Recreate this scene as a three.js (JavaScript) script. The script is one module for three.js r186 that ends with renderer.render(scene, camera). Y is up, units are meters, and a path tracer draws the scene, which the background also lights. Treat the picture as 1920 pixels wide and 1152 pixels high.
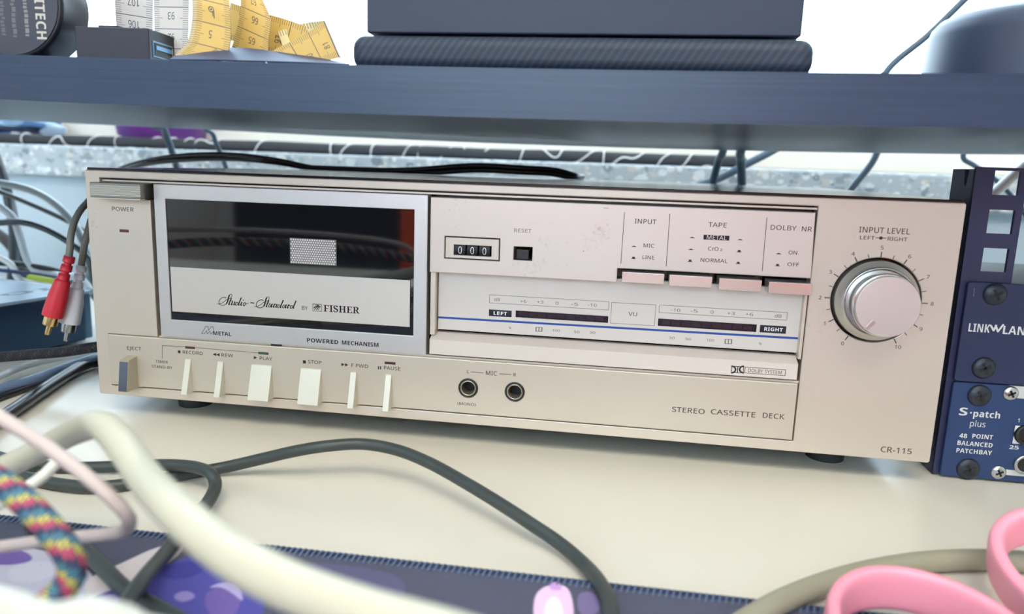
import * as THREE from 'three';
import { RoundedBoxGeometry } from 'three/addons/geometries/RoundedBoxGeometry.js';
import { mergeGeometries } from 'three/addons/utils/BufferGeometryUtils.js';
import { RectAreaLightUniformsLib } from 'three/addons/lights/RectAreaLightUniformsLib.js';

// ---------------------------------------------------------------- camera, sky, lights, exposure
const W = 1920, H = 1152, F = 1410.24;
const EYE = new THREE.Vector3(0.28756, 0.14573, 0.37025);
const FWD = new THREE.Vector3(-0.141397, -0.182964, -0.972898);
const UP = new THREE.Vector3(-0.060421, 0.982535, -0.175995);
const RIGHT = new THREE.Vector3(0.988107, 0.033898, -0.149982);
const scene = new THREE.Scene();
const camera = new THREE.PerspectiveCamera(44.434, W / H, 0.01, 60);
camera.position.copy(EYE); camera.up.copy(UP); camera.lookAt(EYE.clone().add(FWD));
camera.focus = 0.385; camera.userData.fStop = 8;
scene.background = new THREE.Color().setRGB(0.66, 0.85, 1.0);
scene.backgroundIntensity = 8;
const renderer = new THREE.WebGLRenderer();
renderer.toneMapping = THREE.LinearToneMapping;
renderer.toneMappingExposure = 1.03;
renderer.shadowMap.enabled = true;
RectAreaLightUniformsLib.init();
const LAMP = { x: 0.5, y: 1.80, z: 1.35, w: 1.3, d: 0.9 };
const lampLight = new THREE.RectAreaLight(new THREE.Color().setRGB(1.0, 0.88, 0.70), 7.4, LAMP.w, LAMP.d);  // unseen ceiling lamp, added as soft fill for the desk and deck front
lampLight.position.set(LAMP.x, LAMP.y - 0.035, LAMP.z); lampLight.lookAt(LAMP.x, -1, LAMP.z);
lampLight.name = 'added_ceiling_light'; scene.add(lampLight);

// ---------------------------------------------------------------- helpers
let seed = 7;
const rnd = () => { seed = (seed * 1664525 + 1013904223) >>> 0; return seed / 4294967296; };
const V = (x, y, z) => new THREE.Vector3(x, y, z);
const ray = (u, v) => FWD.clone().addScaledVector(RIGHT, (u - 960) / F).addScaledVector(UP, -(v - 576) / F);
const onZ = (u, v, z) => { const d = ray(u, v); return EYE.clone().addScaledVector(d, (z - EYE.z) / d.z); };
const onY = (u, v, y) => { const d = ray(u, v); return EYE.clone().addScaledVector(d, (y - EYE.y) / d.y); };
const onX = (u, v, x) => { const d = ray(u, v); return EYE.clone().addScaledVector(d, (x - EYE.x) / d.x); };
const atD = (u, v, dist) => EYE.clone().addScaledVector(ray(u, v), dist);
const rgb = (r, g, b) => new THREE.Color(`rgb(${r},${g},${b})`);
function mat(c, rough = 0.5, metal = 0, extra = {}) {
  const m = new THREE.MeshPhysicalMaterial({ color: c instanceof THREE.Color ? c : new THREE.Color(c), roughness: rough, metalness: metal });
  Object.assign(m, extra); return m;
}
const taken = {};
function numbered(n) { taken[n] = (taken[n] ?? -1) + 1; return taken[n] ? n + '_' + String(taken[n]).padStart(3, '0') : n; }
function shade(o) { o.castShadow = true; o.receiveShadow = true; return o; }
function tag(o, label, category, group, kind) {
  Object.assign(o.userData, { label, category }); if (group) o.userData.group = group; if (kind) o.userData.kind = kind; return o;
}
function mesh(name, geo, m, parent) {
  const o = shade(new THREE.Mesh(geo, m)); o.name = parent ? name : numbered(name); (parent || scene).add(o); return o;
}
function thing(name, label, category, pos = [0, 0, 0], group) {
  const o = new THREE.Group(); o.name = numbered(name); o.position.set(...pos); scene.add(o); return tag(o, label, category, group);
}
function struct(name, geo, m, label, category) {
  const o = shade(new THREE.Mesh(geo, m)); o.name = name; scene.add(o); o.userData = { kind: 'structure', label, category }; return o;
}
const boxG = (x0, x1, y0, y1, z0, z1, r = 0) => {
  const g = r ? new RoundedBoxGeometry(x1 - x0, y1 - y0, z1 - z0, 3, r) : new THREE.BoxGeometry(x1 - x0, y1 - y0, z1 - z0);
  g.translate((x0 + x1) / 2, (y0 + y1) / 2, (z0 + z1) / 2); return g;
};
function merge(list) { return mergeGeometries(list.map((g) => { const n = g.index ? g.toNonIndexed() : g; for (const k of Object.keys(n.attributes)) if (!['position', 'normal', 'uv'].includes(k)) n.deleteAttribute(k); return n; })); }
function planarUV(geo, x0, y0, x1, y1) {
  const p = geo.attributes.position, uv = new Float32Array(p.count * 2);
  for (let i = 0; i < p.count; i++) { uv[2 * i] = (p.getX(i) - x0) / (x1 - x0); uv[2 * i + 1] = (p.getY(i) - y0) / (y1 - y0); }
  geo.setAttribute('uv', new THREE.BufferAttribute(uv, 2)); return geo;
}
function canvasOf(w, h) { const c = document.createElement('canvas'); c.width = w; c.height = h; return [c, c.getContext('2d')]; }
function texOf(c, repeat) {
  const t = new THREE.CanvasTexture(c); t.colorSpace = THREE.SRGBColorSpace; t.anisotropy = 8;
  if (repeat) { t.wrapS = t.wrapT = THREE.RepeatWrapping; t.repeat.set(...repeat); } return t;
}
const smooth = (pts, n) => new THREE.CatmullRomCurve3(pts, false, 'centripetal').getPoints(n);
const tubeG = (pts, r, seg = 96, rad = 12) => {
  const c = new THREE.CatmullRomCurve3(pts, false, 'centripetal');
  const t = new THREE.TubeGeometry(c, seg, r, rad, false);
  const caps = [0, 1].map((e) => { const s = new THREE.SphereGeometry(r, rad, 6); const q = c.getPointAt(e); s.translate(q.x, q.y, q.z); return s; });
  return merge([t, ...caps]);
};
function cable(name, label, pts, r, m, opt = {}) {
  const o = mesh(name, tubeG(pts, r, opt.seg || 120, opt.rad || 14), m); return tag(o, label, opt.cat || 'cable', opt.group);
}

// ---------------------------------------------------------------- procedural surfaces
function woodTexture(base, vary, w = 1024, h = 256, lines = 2600) {
  const [c, x] = canvasOf(w, h); x.fillStyle = `rgb(${base})`; x.fillRect(0, 0, w, h);
  for (let i = 0; i < lines; i++) {
    const k = (rnd() - 0.5) * vary; x.fillStyle = `rgba(${base.map((b) => Math.max(0, Math.min(255, b + k))).join(',')},0.5)`;
    x.fillRect(rnd() * w - 60, rnd() * h, 40 + rnd() * 300, 0.6 + rnd() * 1.2);
  }
  return c;
}
function terrazzoTexture() {
  const [c, x] = canvasOf(2048, 256); x.fillStyle = 'rgb(168,182,192)'; x.fillRect(0, 0, 2048, 256);
  const tones = [[208, 218, 224], [188, 200, 208], [224, 228, 228], [142, 158, 170], [176, 190, 200], [122, 138, 152], [200, 200, 198]];
  for (let i = 0; i < 5200; i++) {
    const t = tones[Math.floor(rnd() * tones.length)], kk = (rnd() - 0.5) * 20, r = 2 + rnd() * rnd() * 13, px = rnd() * 2048, py = rnd() * 256;
    x.fillStyle = `rgba(${t.map((v) => Math.round(v + kk)).join(',')},0.9)`; x.beginPath();
    const n = 5 + Math.floor(rnd() * 4), a0 = rnd() * 6;
    for (let k = 0; k < n; k++) { const a = a0 + k / n * 6.283, q = r * (0.65 + rnd() * 0.5); x.lineTo(px + q * Math.cos(a), py + q * Math.sin(a) * 0.8); }
    x.fill();
  }
  return c;
}
const M = {
  black: mat(rgb(30, 31, 34), 0.45), blackGloss: mat(rgb(14, 14, 17), 0.16), rubber: mat(rgb(40, 44, 46), 0.5),
  dark: mat(rgb(26, 25, 25), 0.6), white: mat(rgb(235, 235, 232), 0.5), wall: mat(rgb(206, 208, 206), 0.9), chrome: mat(rgb(220, 220, 220), 0.14, 1),
  gold: mat(rgb(226, 196, 140), 0.2, 1), nickel: mat(rgb(190, 192, 196), 0.25, 1),
};

// ---------------------------------------------------------------- the room
const RX0 = -1.7, RX1 = 2.3, RZ1 = 3.1, FLOOR = -0.74, CEIL = 1.86, WZ = -0.64;
struct('floor', boxG(RX0 - 0.1, RX1 + 0.1, FLOOR - 0.1, FLOOR, -0.8, RZ1 + 0.1), mat(rgb(178, 128, 82), 0.45), 'wooden floor of the room', 'floor');
struct('ceiling', boxG(RX0 - 0.1, RX1 + 0.1, CEIL, CEIL + 0.1, -0.8, RZ1 + 0.1), mat(rgb(238, 236, 230), 0.9), 'white ceiling of the room', 'ceiling');
struct('wall_left', boxG(RX0 - 0.1, RX0, FLOOR, CEIL, -0.8, RZ1 + 0.1), M.wall, 'pale wall at the left side of the room', 'wall');
struct('wall_right', boxG(RX1, RX1 + 0.1, FLOOR, CEIL, -0.8, RZ1 + 0.1), M.wall, 'pale wall at the right side of the room', 'wall');
const WF = [-1.55, 0.75, 0.22, 1.66];   // unseen second window, added behind the camera to light the deck front
struct('wall_front', merge([boxG(RX0, RX1, FLOOR, WF[2], RZ1, RZ1 + 0.1), boxG(RX0, RX1, WF[3], CEIL, RZ1, RZ1 + 0.1), boxG(RX0, WF[0], WF[2], WF[3], RZ1, RZ1 + 0.1), boxG(WF[1], RX1, WF[2], WF[3], RZ1, RZ1 + 0.1)]), M.wall, 'pale wall with an added window opposite the desk', 'wall');
{
  const f = [boxG(WF[0], WF[1], WF[2], WF[2] + 0.05, RZ1 + 0.03, RZ1 + 0.08, 0.004), boxG(WF[0], WF[1], WF[3] - 0.05, WF[3], RZ1 + 0.03, RZ1 + 0.08, 0.004)], xs = [WF[0], (WF[0] + WF[1]) / 2 - 0.03, WF[1] - 0.06];
  for (const x of xs) f.push(boxG(x, x + 0.06, WF[2] + 0.045, WF[3] - 0.045, RZ1 + 0.03, RZ1 + 0.08, 0.004));
  const w = struct('window_2', merge(f), mat(rgb(236, 234, 228), 0.4), 'white framed window added opposite the desk as soft front light', 'window');
  for (const k of [0, 1]) mesh('pane', boxG(xs[k] + 0.055, xs[k + 1] + 0.005, WF[2] + 0.045, WF[3] - 0.045, RZ1 + 0.054, RZ1 + 0.056), mat('#ffffff', 0, 0, { transmission: 1, thickness: 0, ior: 1.45 }), w);
}
// window wall: below the sill, both sides, above
const SILL_B = 0.1175, SILL_T = 0.1525, SILL_Z = -0.42, WIN = [-1.25, 1.75, 0.1525, 1.62];
struct('wall_window', merge([
  boxG(RX0, RX1, FLOOR, SILL_B, -0.8, SILL_Z - 0.012),
  boxG(RX0, WIN[0], SILL_T, CEIL, -0.8, WZ + 0.06), boxG(WIN[1], RX1, SILL_T, CEIL, -0.8, WZ + 0.06), boxG(WIN[0], WIN[1], WIN[3], CEIL, -0.8, WZ + 0.06)]),
  mat(rgb(178, 197, 211), 0.85), 'pale painted wall under and around the window', 'wall');
const terr = texOf(terrazzoTexture(), [1 / 1.1, 1 / 0.1375]);
{
  const g = boxG(RX0, RX1, SILL_B, SILL_T, -0.8, SILL_Z, 0.003), p = g.attributes.position, n = g.attributes.normal, uv = new Float32Array(p.count * 2);
  for (let i = 0; i < p.count; i++) { uv[2 * i] = p.getX(i); uv[2 * i + 1] = Math.abs(n.getY(i)) > 0.7 ? p.getZ(i) : p.getY(i); }
  g.setAttribute('uv', new THREE.BufferAttribute(uv, 2));
  const m = mat('#ffffff', 0.55); m.map = terr; struct('trim_1', g, m, 'grey terrazzo window sill slab with pale chips', 'window sill');
}
{
  const frame = [boxG(WIN[0], WIN[1], WIN[2], WIN[2] + 0.075, WZ, WZ + 0.05, 0.004), boxG(WIN[0], WIN[1], WIN[3] - 0.06, WIN[3], WZ, WZ + 0.05, 0.004)];
  for (const x of [WIN[0], -0.28, 0.76, WIN[1] - 0.07]) frame.push(boxG(x, x + 0.07, WIN[2] + 0.07, WIN[3] - 0.055, WZ, WZ + 0.05, 0.004));
  const w = struct('window_1', merge(frame), mat(rgb(232, 228, 216), 0.4), 'white framed window above the terrazzo sill', 'window');
  for (const [a, b] of [[WIN[0] + 0.07, -0.28], [-0.21, 0.76], [0.83, WIN[1] - 0.07]])
    mesh('pane', boxG(a - 0.005, b + 0.005, WIN[2] + 0.07, WIN[3] - 0.055, WZ + 0.024, WZ + 0.026), mat('#ffffff', 0, 0, { transmission: 1, thickness: 0, ior: 1.45 }), w);
}
{
  const g = thing('added_ceiling_lamp', 'flat white ceiling lamp panel added out of view to light the deck', 'lamp', [LAMP.x, LAMP.y, LAMP.z]);
  mesh('housing', boxG(-LAMP.w / 2 - 0.02, LAMP.w / 2 + 0.02, -0.01, 0.06, -LAMP.d / 2 - 0.02, LAMP.d / 2 + 0.02, 0.008), M.white, g);
  mesh('diffuser', boxG(-LAMP.w / 2, LAMP.w / 2, -0.024, -0.008, -LAMP.d / 2, LAMP.d / 2), mat('#ffffff', 0.6, 0, { emissive: new THREE.Color().setRGB(1, 0.93, 0.82), emissiveIntensity: 2.0 }), g);
}
// ---------------------------------------------------------------- desk
const desk = thing('desk', 'white desk under the cassette deck', 'desk', [0, 0, 0]);
mesh('desk_top', boxG(-1.2, 1.5, -0.03, 0, -0.40, 0.62, 0.003), mat(rgb(221, 217, 204), 0.3), desk);
for (const [x, z] of [[-1.1, -0.34], [1.4, -0.34], [-1.1, 0.55], [1.4, 0.55]]) mesh('leg', boxG(x - 0.025, x + 0.025, FLOOR, -0.03, z - 0.025, z + 0.025, 0.004), M.white, desk);

// ---------------------------------------------------------------- furniture behind the camera (mirrored in the deck)
{
  const s = thing('sofa', 'wide orange upholstered sofa added behind the desk to tint the deck', 'sofa', [0.5, FLOOR, 2.45]);  // unseen orange sofa, added and widened to reflect a warm tint onto the deck
  const o = mat(rgb(226, 104, 50), 0.85);
  mesh('base', boxG(-1.35, 1.35, 0.08, 0.30, -0.42, 0.42, 0.03), o, s);
  for (const x of [-0.88, 0, 0.88]) { mesh('seat_cushion', boxG(x - 0.435, x + 0.435, 0.30, 0.46, -0.44, 0.26, 0.05), o, s); mesh('back_cushion', boxG(x - 0.435, x + 0.435, 0.44, 0.88, 0.14, 0.38, 0.07), o, s); }
  for (const x of [-1.42, 1.42]) mesh('armrest', boxG(x - 0.1, x + 0.1, 0.08, 0.62, -0.42, 0.42, 0.05), o, s);
  for (const [x, z] of [[-1.3, -0.36], [1.3, -0.36], [-1.3, 0.36], [1.3, 0.36]]) mesh('leg', boxG(x - 0.03, x + 0.03, 0, 0.09, z - 0.03, z + 0.03), M.dark, s);
}
{
  const c = thing('stand_in_chair', 'black office chair added in place of the dark person mirrored in the deck', 'chair', [-0.52, FLOOR, 1.3]);  // unseen chair, stands in for the dark person mirrored in the cassette window
  const k = mat(rgb(24, 25, 29), 0.8);
  mesh('seat', boxG(-0.25, 0.25, 0.44, 0.52, -0.25, 0.25, 0.035), k, c);
  mesh('backrest', boxG(-0.23, 0.23, 0.58, 1.18, 0.2, 0.26, 0.03), k, c);
  mesh('back_support', boxG(-0.03, 0.03, 0.42, 0.75, 0.25, 0.28, 0.01), M.black, c);
  mesh('column', new THREE.CylinderGeometry(0.03, 0.03, 0.38, 20).translate(0, 0.26, 0), M.black, c);
  for (let i = 0; i < 5; i++) {
    const a = i / 5 * 6.283, g = boxG(0, 0.3, 0.05, 0.09, -0.02, 0.02, 0.008); g.rotateY(a); mesh('foot', g, M.black, c);
    mesh('castor', new THREE.CylinderGeometry(0.026, 0.026, 0.03, 16).rotateX(Math.PI / 2).translate(0.29, 0.026, 0).rotateY(a), M.black, c);
  }
}
{
  const c = thing('cabinet', 'white low cabinet by the left wall', 'cabinet', [-1.46, FLOOR, 1.2]);
  mesh('body', boxG(-0.22, 0.22, 0, 0.78, -0.5, 0.5, 0.004), M.white, c);
  for (const z of [-0.25, 0.25]) { const d = mesh('door', boxG(0.221, 0.24, 0.03, 0.75, z - 0.24, z + 0.24, 0.003), M.white, c); mesh('knob', new THREE.SphereGeometry(0.014, 16, 12).translate(0.256, 0.45, z - Math.sign(z) * 0.19), M.nickel, d); }
}

// ---------------------------------------------------------------- cassette deck
const Y0 = 0.012;
const deck = thing('cassette_deck', 'silver stereo cassette deck with round level knob on the white desk', 'cassette deck', [0, Y0, 0]);
const K = (z) => (370.25 - z) / 370.25;
const P = (ax, ay, z) => [287.565 + (ax - 287.565) * K(z), 133.73 + (ay - 133.73) * K(z)];  // mm read on the front plane -> mm at z
const mm = 0.001;
const bx = (name, ax0, ax1, ay0, ay1, z0, z1, m, parent = deck, r = 0.25) => {
  const [x0, y0] = P(ax0, ay0, z1), [x1, y1] = P(ax1, ay1, z1);
  return mesh(name, boxG(x0 * mm, x1 * mm, y0 * mm, y1 * mm, z0 * mm, z1 * mm, r * mm), m, parent);
};
function plate(outer, holes, z0, z1, bevel = 0.3) {   // outer and holes in real mm
  const mk = (S, pts) => { if (pts.r) { S.absarc(pts.x * mm, pts.y * mm, pts.r * mm, 0, Math.PI * 2, true); return S; } pts.forEach(([x, y], i) => (i ? S.lineTo(x * mm, y * mm) : S.moveTo(x * mm, y * mm))); S.closePath(); return S; };
  const s = mk(new THREE.Shape(), outer); for (const h of holes) s.holes.push(mk(new THREE.Path(), h));
  const b = bevel * mm, g = new THREE.ExtrudeGeometry(s, { depth: (z1 - z0) * mm - 2 * b, bevelEnabled: bevel > 0, bevelThickness: b, bevelSize: b, bevelOffset: -b, bevelSegments: 2, curveSegments: 40 });
  g.translate(0, 0, z0 * mm + b); return g;
}
const rect = (x0, x1, y0, y1) => [[x0, y0], [x1, y0], [x1, y1], [x0, y1]];
const rectA = (ax0, ax1, ay0, ay1, z) => { const a = P(ax0, ay0, z), b = P(ax1, ay1, z); return rect(a[0], b[0], a[1], b[1]); };
const INK = 'rgb(52,40,44)';
class Print {   // a canvas over a rectangle in mm on the plane z; text is placed where the photograph shows it
  constructor(x0, x1, y0, y1, ppm, z, base, streak = 0) {
    Object.assign(this, { x0, x1, y0, y1, z });
    const [c, x] = canvasOf(Math.round((x1 - x0) * ppm), Math.round((y1 - y0) * ppm)); this.c = c; this.x = x;
    x.fillStyle = `rgb(${base})`; x.fillRect(0, 0, c.width, c.height);
    const n = c.width * c.height / 90;
    for (let i = 0; i < n; i++) {
      const k = (rnd() - 0.5) * 12; x.fillStyle = `rgba(${base.map((b) => b + k | 0).join(',')},0.35)`;
      x.fillRect(rnd() * c.width - streak / 2, rnd() * c.height, 1 + rnd() * 2 + rnd() * streak, 1 + rnd() * (streak ? 0 : 1.5));
    }
    x.setTransform(ppm, 0, 0, -ppm, -x0 * ppm, y1 * ppm);
  }
  at(u, v) { const p = onZ(u, v, this.z * mm); return [p.x / mm, (p.y - Y0) / mm]; }
  text(s, u0, u1, v0, v1, h, { font = 'sans-serif', color = INK, weight = '', up = 0 } = {}) {
    const [ax, ay] = this.at(u0, v0), [bx_, by] = this.at(u1, v1 ?? v0 + (u1 - u0) * 0.055), x = this.x;
    x.save(); x.translate((ax + bx_) / 2, (ay + by) / 2); x.font = `${weight} 100px ${font}`.trim(); x.fillStyle = color; x.textAlign = 'center'; x.textBaseline = 'alphabetic';
    const w = x.measureText(s).width, k = h / 71.4; x.scale((bx_ - ax) / w, -k); x.fillText(s, 0, 35.7 + up); x.restore();
  }
  line(pts, w = 0.22, color = INK, fill) {
    const x = this.x; x.beginPath(); pts.forEach(([u, v], i) => { const [a, b] = this.at(u, v); i ? x.lineTo(a, b) : x.moveTo(a, b); });
    if (fill) { x.closePath(); x.fillStyle = color; x.fill(); } else { x.strokeStyle = color; x.lineWidth = w; x.stroke(); }
  }
  frame(u0, v0, u1, v1, w = 0.2, color = INK, fill) {   // a rectangle upright on the panel, from two opposite corners
    const [a, b] = this.at(u0, v0), [c, d] = this.at(u1, v1), x = this.x;
    if (fill) { x.fillStyle = color; x.fillRect(a, Math.min(b, d), c - a, Math.abs(d - b)); } else { x.strokeStyle = color; x.lineWidth = w; x.strokeRect(a, Math.min(b, d), c - a, Math.abs(d - b)); }
  }
  dot(u, v, r, color = INK) { const [a, b] = this.at(u, v), x = this.x; x.beginPath(); x.arc(a, b, r, 0, 7); x.fillStyle = color; x.fill(); }
  smudge(u, v, r, n, a = 0.05) { const x = this.x, [cx, cy] = this.at(u, v); for (let i = 0; i < n; i++) { x.fillStyle = `rgba(90,70,60,${a * rnd()})`; x.beginPath(); x.ellipse(cx + (rnd() + rnd() - 1) * r, cy + (rnd() + rnd() - 1) * r * 1.2, 0.2 + rnd() * 0.8, 0.15 + rnd() * 0.7, rnd() * 3, 0, 7); x.fill(); } }
  curve(cmds, w, color = INK) {  // cmds in photo pixels: [x,y] move, [x1,y1,x2,y2,x,y] cubic, ['l',x,y] line
    const x = this.x; x.beginPath();
    for (const q of cmds) { if (q[0] === 'l') x.lineTo(...this.at(q[1], q[2])); else if (q.length === 2) x.moveTo(...this.at(...q)); else x.bezierCurveTo(...this.at(q[0], q[1]), ...this.at(q[2], q[3]), ...this.at(q[4], q[5])); }
    x.strokeStyle = color; x.lineWidth = w; x.lineCap = 'round'; x.lineJoin = 'round'; x.stroke();
  }
  wear(geo, m) { const t = texOf(this.c); m.map = t; planarUV(geo, this.x0 * mm, this.y0 * mm, this.x1 * mm, this.y1 * mm); return geo; }
}
const SILVER = [214, 202, 188];
const silver = (rough = 0.42, metal = 0.55) => mat('#ffffff', rough, metal);
const silverPlain = mat(rgb(...SILVER), 0.42, 0.55), silverPale = mat(rgb(222, 220, 210), 0.45, 0.35);

// faceplate with its opening
{
  const pr = new Print(0, 440, 0, 124.7, 4.64, 0, SILVER);
  pr.text('POWER', 208.8, 250.8, 390.5, 393, 2.35);
  pr.text('INPUT LEVEL', 1610.7, 1707, 430, 434.5, 2.6);
  pr.text('LEFT', 1611.5, 1640.6, 445.3, 446.6, 1.75); pr.text('RIGHT', 1663.5, 1701.8, 447.4, 449, 1.75);
  pr.line([[1642, 446.3], [1662, 447]], 0.25); pr.dot(1652, 446.7, 0.75); 
  pr.text('CR-115', 1650.8, 1710.8, 843.5, 848, 2.75);
  const [cx, cy] = [406.4, 77.8], x = pr.x;
  for (let i = 0; i <= 20; i++) {
    const a = (240 - i * 15) * Math.PI / 180, big = i % 2 === 0, r1 = big ? 23.0 : 22.3; x.strokeStyle = INK; x.lineWidth = big ? 0.4 : 0.25;
    x.beginPath(); x.moveTo(cx + 20.5 * Math.cos(a), cy + 20.5 * Math.sin(a)); x.lineTo(cx + r1 * Math.cos(a), cy + r1 * Math.sin(a)); x.stroke();
    if (big) { x.save(); x.translate(cx + 24.9 * Math.cos(a), cy + 24.9 * Math.sin(a)); x.font = '100px sans-serif'; x.textAlign = 'center'; x.fillStyle = INK; x.scale(0.029, -0.0245); x.fillText(String(i / 2), 0, 35.7); x.restore(); }
  }
  pr.smudge(1540, 600, 6, 30, 0.05); pr.smudge(175, 415, 4, 30, 0.06); pr.smudge(1600, 520, 20, 40, 0.04);
  const hole = [[8.5, 120.6], [376.2, 120.6], [376.2, 5.5], [7.6, 5.5], [7.6, 35.2], [37.4, 35.2], [37.4, 110], [8.5, 110]];
  const outer = [[0.8, 0], [439.2, 0], [440, 0.8], [440, 123.9], [439.2, 124.7], [0.8, 124.7], [0, 123.9], [0, 0.8]];
  const m = silver(0.42, 0.55); mesh('faceplate', pr.wear(plate(outer, [hole, { x: cx, y: cy, r: 20.2 }], -9, 0, 0.5), m), m, deck);
}
mesh('chassis', boxG(0.006, 0.434, 0.002, 0.1237, -0.262, -0.0098, 0.002), M.blackGloss, deck);
mesh('top_cover', boxG(0.0006, 0.4394, 0.1238, 0.1259, -0.262, -0.0012, 0.0004), M.blackGloss, deck);
bx('groove_rail', 9, 375.9, 118.9, 119.9, -8.5, -2.0, silverPlain, deck, 0.1);
for (const [x, z] of [[40, -30], [400, -30], [40, -235], [400, -235]]) mesh('foot', new THREE.CylinderGeometry(0.011, 0.0095, 0.0142, 28).translate(x * mm, -0.0049, z * mm), M.rubber, deck);
// power button with fine ribs
{
  const b = bx('power_button', 2.3, 32, 110.1, 118.2, -8, 8, mat(rgb(150, 150, 146), 0.3, 0.8), deck, 0.5);
  for (let i = 0; i < 9; i++) bx('rib', 2.6, 31.8, 111.4 + i * 0.62, 111.75 + i * 0.62, 7.6, 8.25, i % 2 ? silverPlain : silverPale, b, 0.08);
  mesh('lower_edge', boxG(0.0087, 0.0375, 0.1101, 0.1107, 0.004, 0.0084, 0.0002), silverPale, b);
  bx('power_lamp', 18.3, 23.8, 92.0, 93.6, -1, 0.25, mat(rgb(84, 46, 52), 0.3), deck, 0.3);
}
// cassette door
{
  const z1 = 1.0, pr = new Print(38, 191, 34, 120, 10, z1, [214, 211, 209], 60);
  pr.text('POWERED', 574.6, 635, 638.2, 642.2, 2.15, { weight: 'bold' }); pr.text('MECHANISM', 640, 710.8, 642.6, 647.6, 2.15, { weight: 'bold' });
  pr.text('METAL', 398.5, 434, 624.6, 627.4, 2.0, { weight: 'bold' });
  pr.curve([[378, 625.5], ['l', 386, 612.5], ['l', 390, 612.7], ['l', 391, 620], ['l', 396, 613], ['l', 400, 613.4], ['l', 401, 622], ['l', 394.5, 627], ['l', 393.8, 621], ['l', 388.5, 626.8], ['l', 387.5, 620], ['l', 383, 626.3], ['l', 378, 625.5]], 0.22);
  const m = silver(0.38, 0.7);
  const door = mesh('cassette_door', pr.wear(plate(rectA(39.6, 189.3, 35.9, 118.5, z1), [rectA(46, 182.3, 45.6, 110.9, z1)], -6, z1, 0.3), m), m, deck);
  bx('window_pane', 45.5, 182.8, 45, 111.4, -5, 0.2, mat(rgb(15, 17, 22), 0.05, 0, { clearcoat: 1, clearcoatRoughness: 0.02 }), door, 0.1);
  // brushed label plate
  const zl = 0.7, pl = new Print(46, 181.5, 49, 76, 14, zl, [220, 211, 202], 160);
  const q = (zx, zy) => [390 + zx / 6.194, 530 + zy / 6.194];
  const Z = (...a) => { const o = []; for (let i = 0; i < a.length; i += 2) o.push(...q(a[i], a[i + 1])); return o; };
  const ink = 'rgb(24,22,26)', thin = 0.26, mid = 0.42, fat = 0.72;
  const S = (dx, dy) => {
    pl.curve([Z(272 + dx, 170 + dy), Z(292 + dx, 140 + dy, 262 + dx, 122 + dy, 248 + dx, 150 + dy)], thin, ink);
    pl.curve([Z(248 + dx, 150 + dy), Z(230 + dx, 184 + dy, 238 + dx, 210 + dy, 216 + dx, 243 + dy)], fat, ink);
    pl.curve([Z(216 + dx, 243 + dy), Z(196 + dx, 272 + dy, 150 + dx, 272 + dy, 132 + dx, 250 + dy), Z(116 + dx, 222 + dy, 142 + dx, 174 + dy, 192 + dx, 171 + dy), Z(204 + dx, 171 + dy, 212 + dx, 177 + dy, 206 + dx, 184 + dy)], mid * 0.8, ink);
    pl.curve([Z(108 + dx, 246 + dy), Z(126 + dx, 258 + dy, 172 + dx, 240 + dy, 204 + dx, 208 + dy), Z(222 + dx, 192 + dy, 250 + dx, 198 + dy, 272 + dx, 170 + dy)], thin, ink);
  };
  const lean = 0.42, by = (x) => 262 + (x - 240) * 0.0575;   // slant and base line of the script
  const stem = (x, h) => { const b = by(x); pl.curve([Z(x + h * lean, b - h), ['l', ...q(x + 3, b - 7)]], 0.62, ink); pl.curve([Z(x + 3, b - 7), Z(x + 1, b + 3, x + 8, b + 2, x + 17, b - 10)], thin, ink); };
  const bowl = (x) => { const b = by(x); pl.curve([Z(x + 30, b - 30), Z(x + 22, b - 42, x + 6, b - 34, x + 1, b - 16)], thin, ink); pl.curve([Z(x + 12, b - 36), Z(x - 2, b - 22, x - 4, b - 2, x + 6, b - 1)], 0.42, ink); pl.curve([Z(x + 6, b - 1), Z(x + 14, b - 2, x + 22, b - 14, x + 28, b - 26)], thin, ink); };
  const arch = (x) => { const b = by(x); pl.curve([Z(x + 4, b - 14), Z(x + 14, b - 34, x + 24, b - 44, x + 30, b - 37)], 0.36, ink); };
  S(0, 0); stem(238, 78); pl.curve([Z(250, 212), ['l', ...q(288, 214)]], thin, ink);            // St
  stem(268, 40); stem(296, 40);                                                               // u
  bowl(320); stem(348, 88);                                                                   // d
  stem(376, 40); pl.dot(...q(412, 205), 0.3, ink);                                            // i
  { const b = by(412); pl.curve([Z(428, b - 38), Z(412, b - 34, 402, b - 4, 414, b - 1)], 0.42, ink); pl.curve([Z(414, b - 1), Z(434, b - 2, 444, b - 38, 428, b - 38)], mid, ink); pl.curve([Z(436, b - 30), Z(446, b - 24, 456, b - 26, 466, b - 34)], thin, ink); }   // o
  pl.curve([Z(496, 235), ['l', ...q(535, 239)]], 0.5, ink);
  S(432, 30); stem(672, 78); pl.curve([Z(684, 238), ['l', ...q(722, 240)]], thin, ink);         // St
  bowl(704); stem(730, 40);                                                                   // a
  stem(756, 40); arch(756); stem(784, 38);                                                    // n
  bowl(808); stem(836, 88);                                                                   // d
  bowl(866); stem(892, 40);                                                                   // a
  stem(918, 40); arch(918); { const b = by(946); pl.dot(...q(948, b - 34), 0.3, ink); }         // r
  bowl(956); stem(984, 88);                                                                   // d
  pl.text('BY', 565.2, 577, 577.4, 578.6, 2.0, { color: ink });
  pl.frame(...q(1217, 250), ...q(1318, 336), 0.26, ink);
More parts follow.
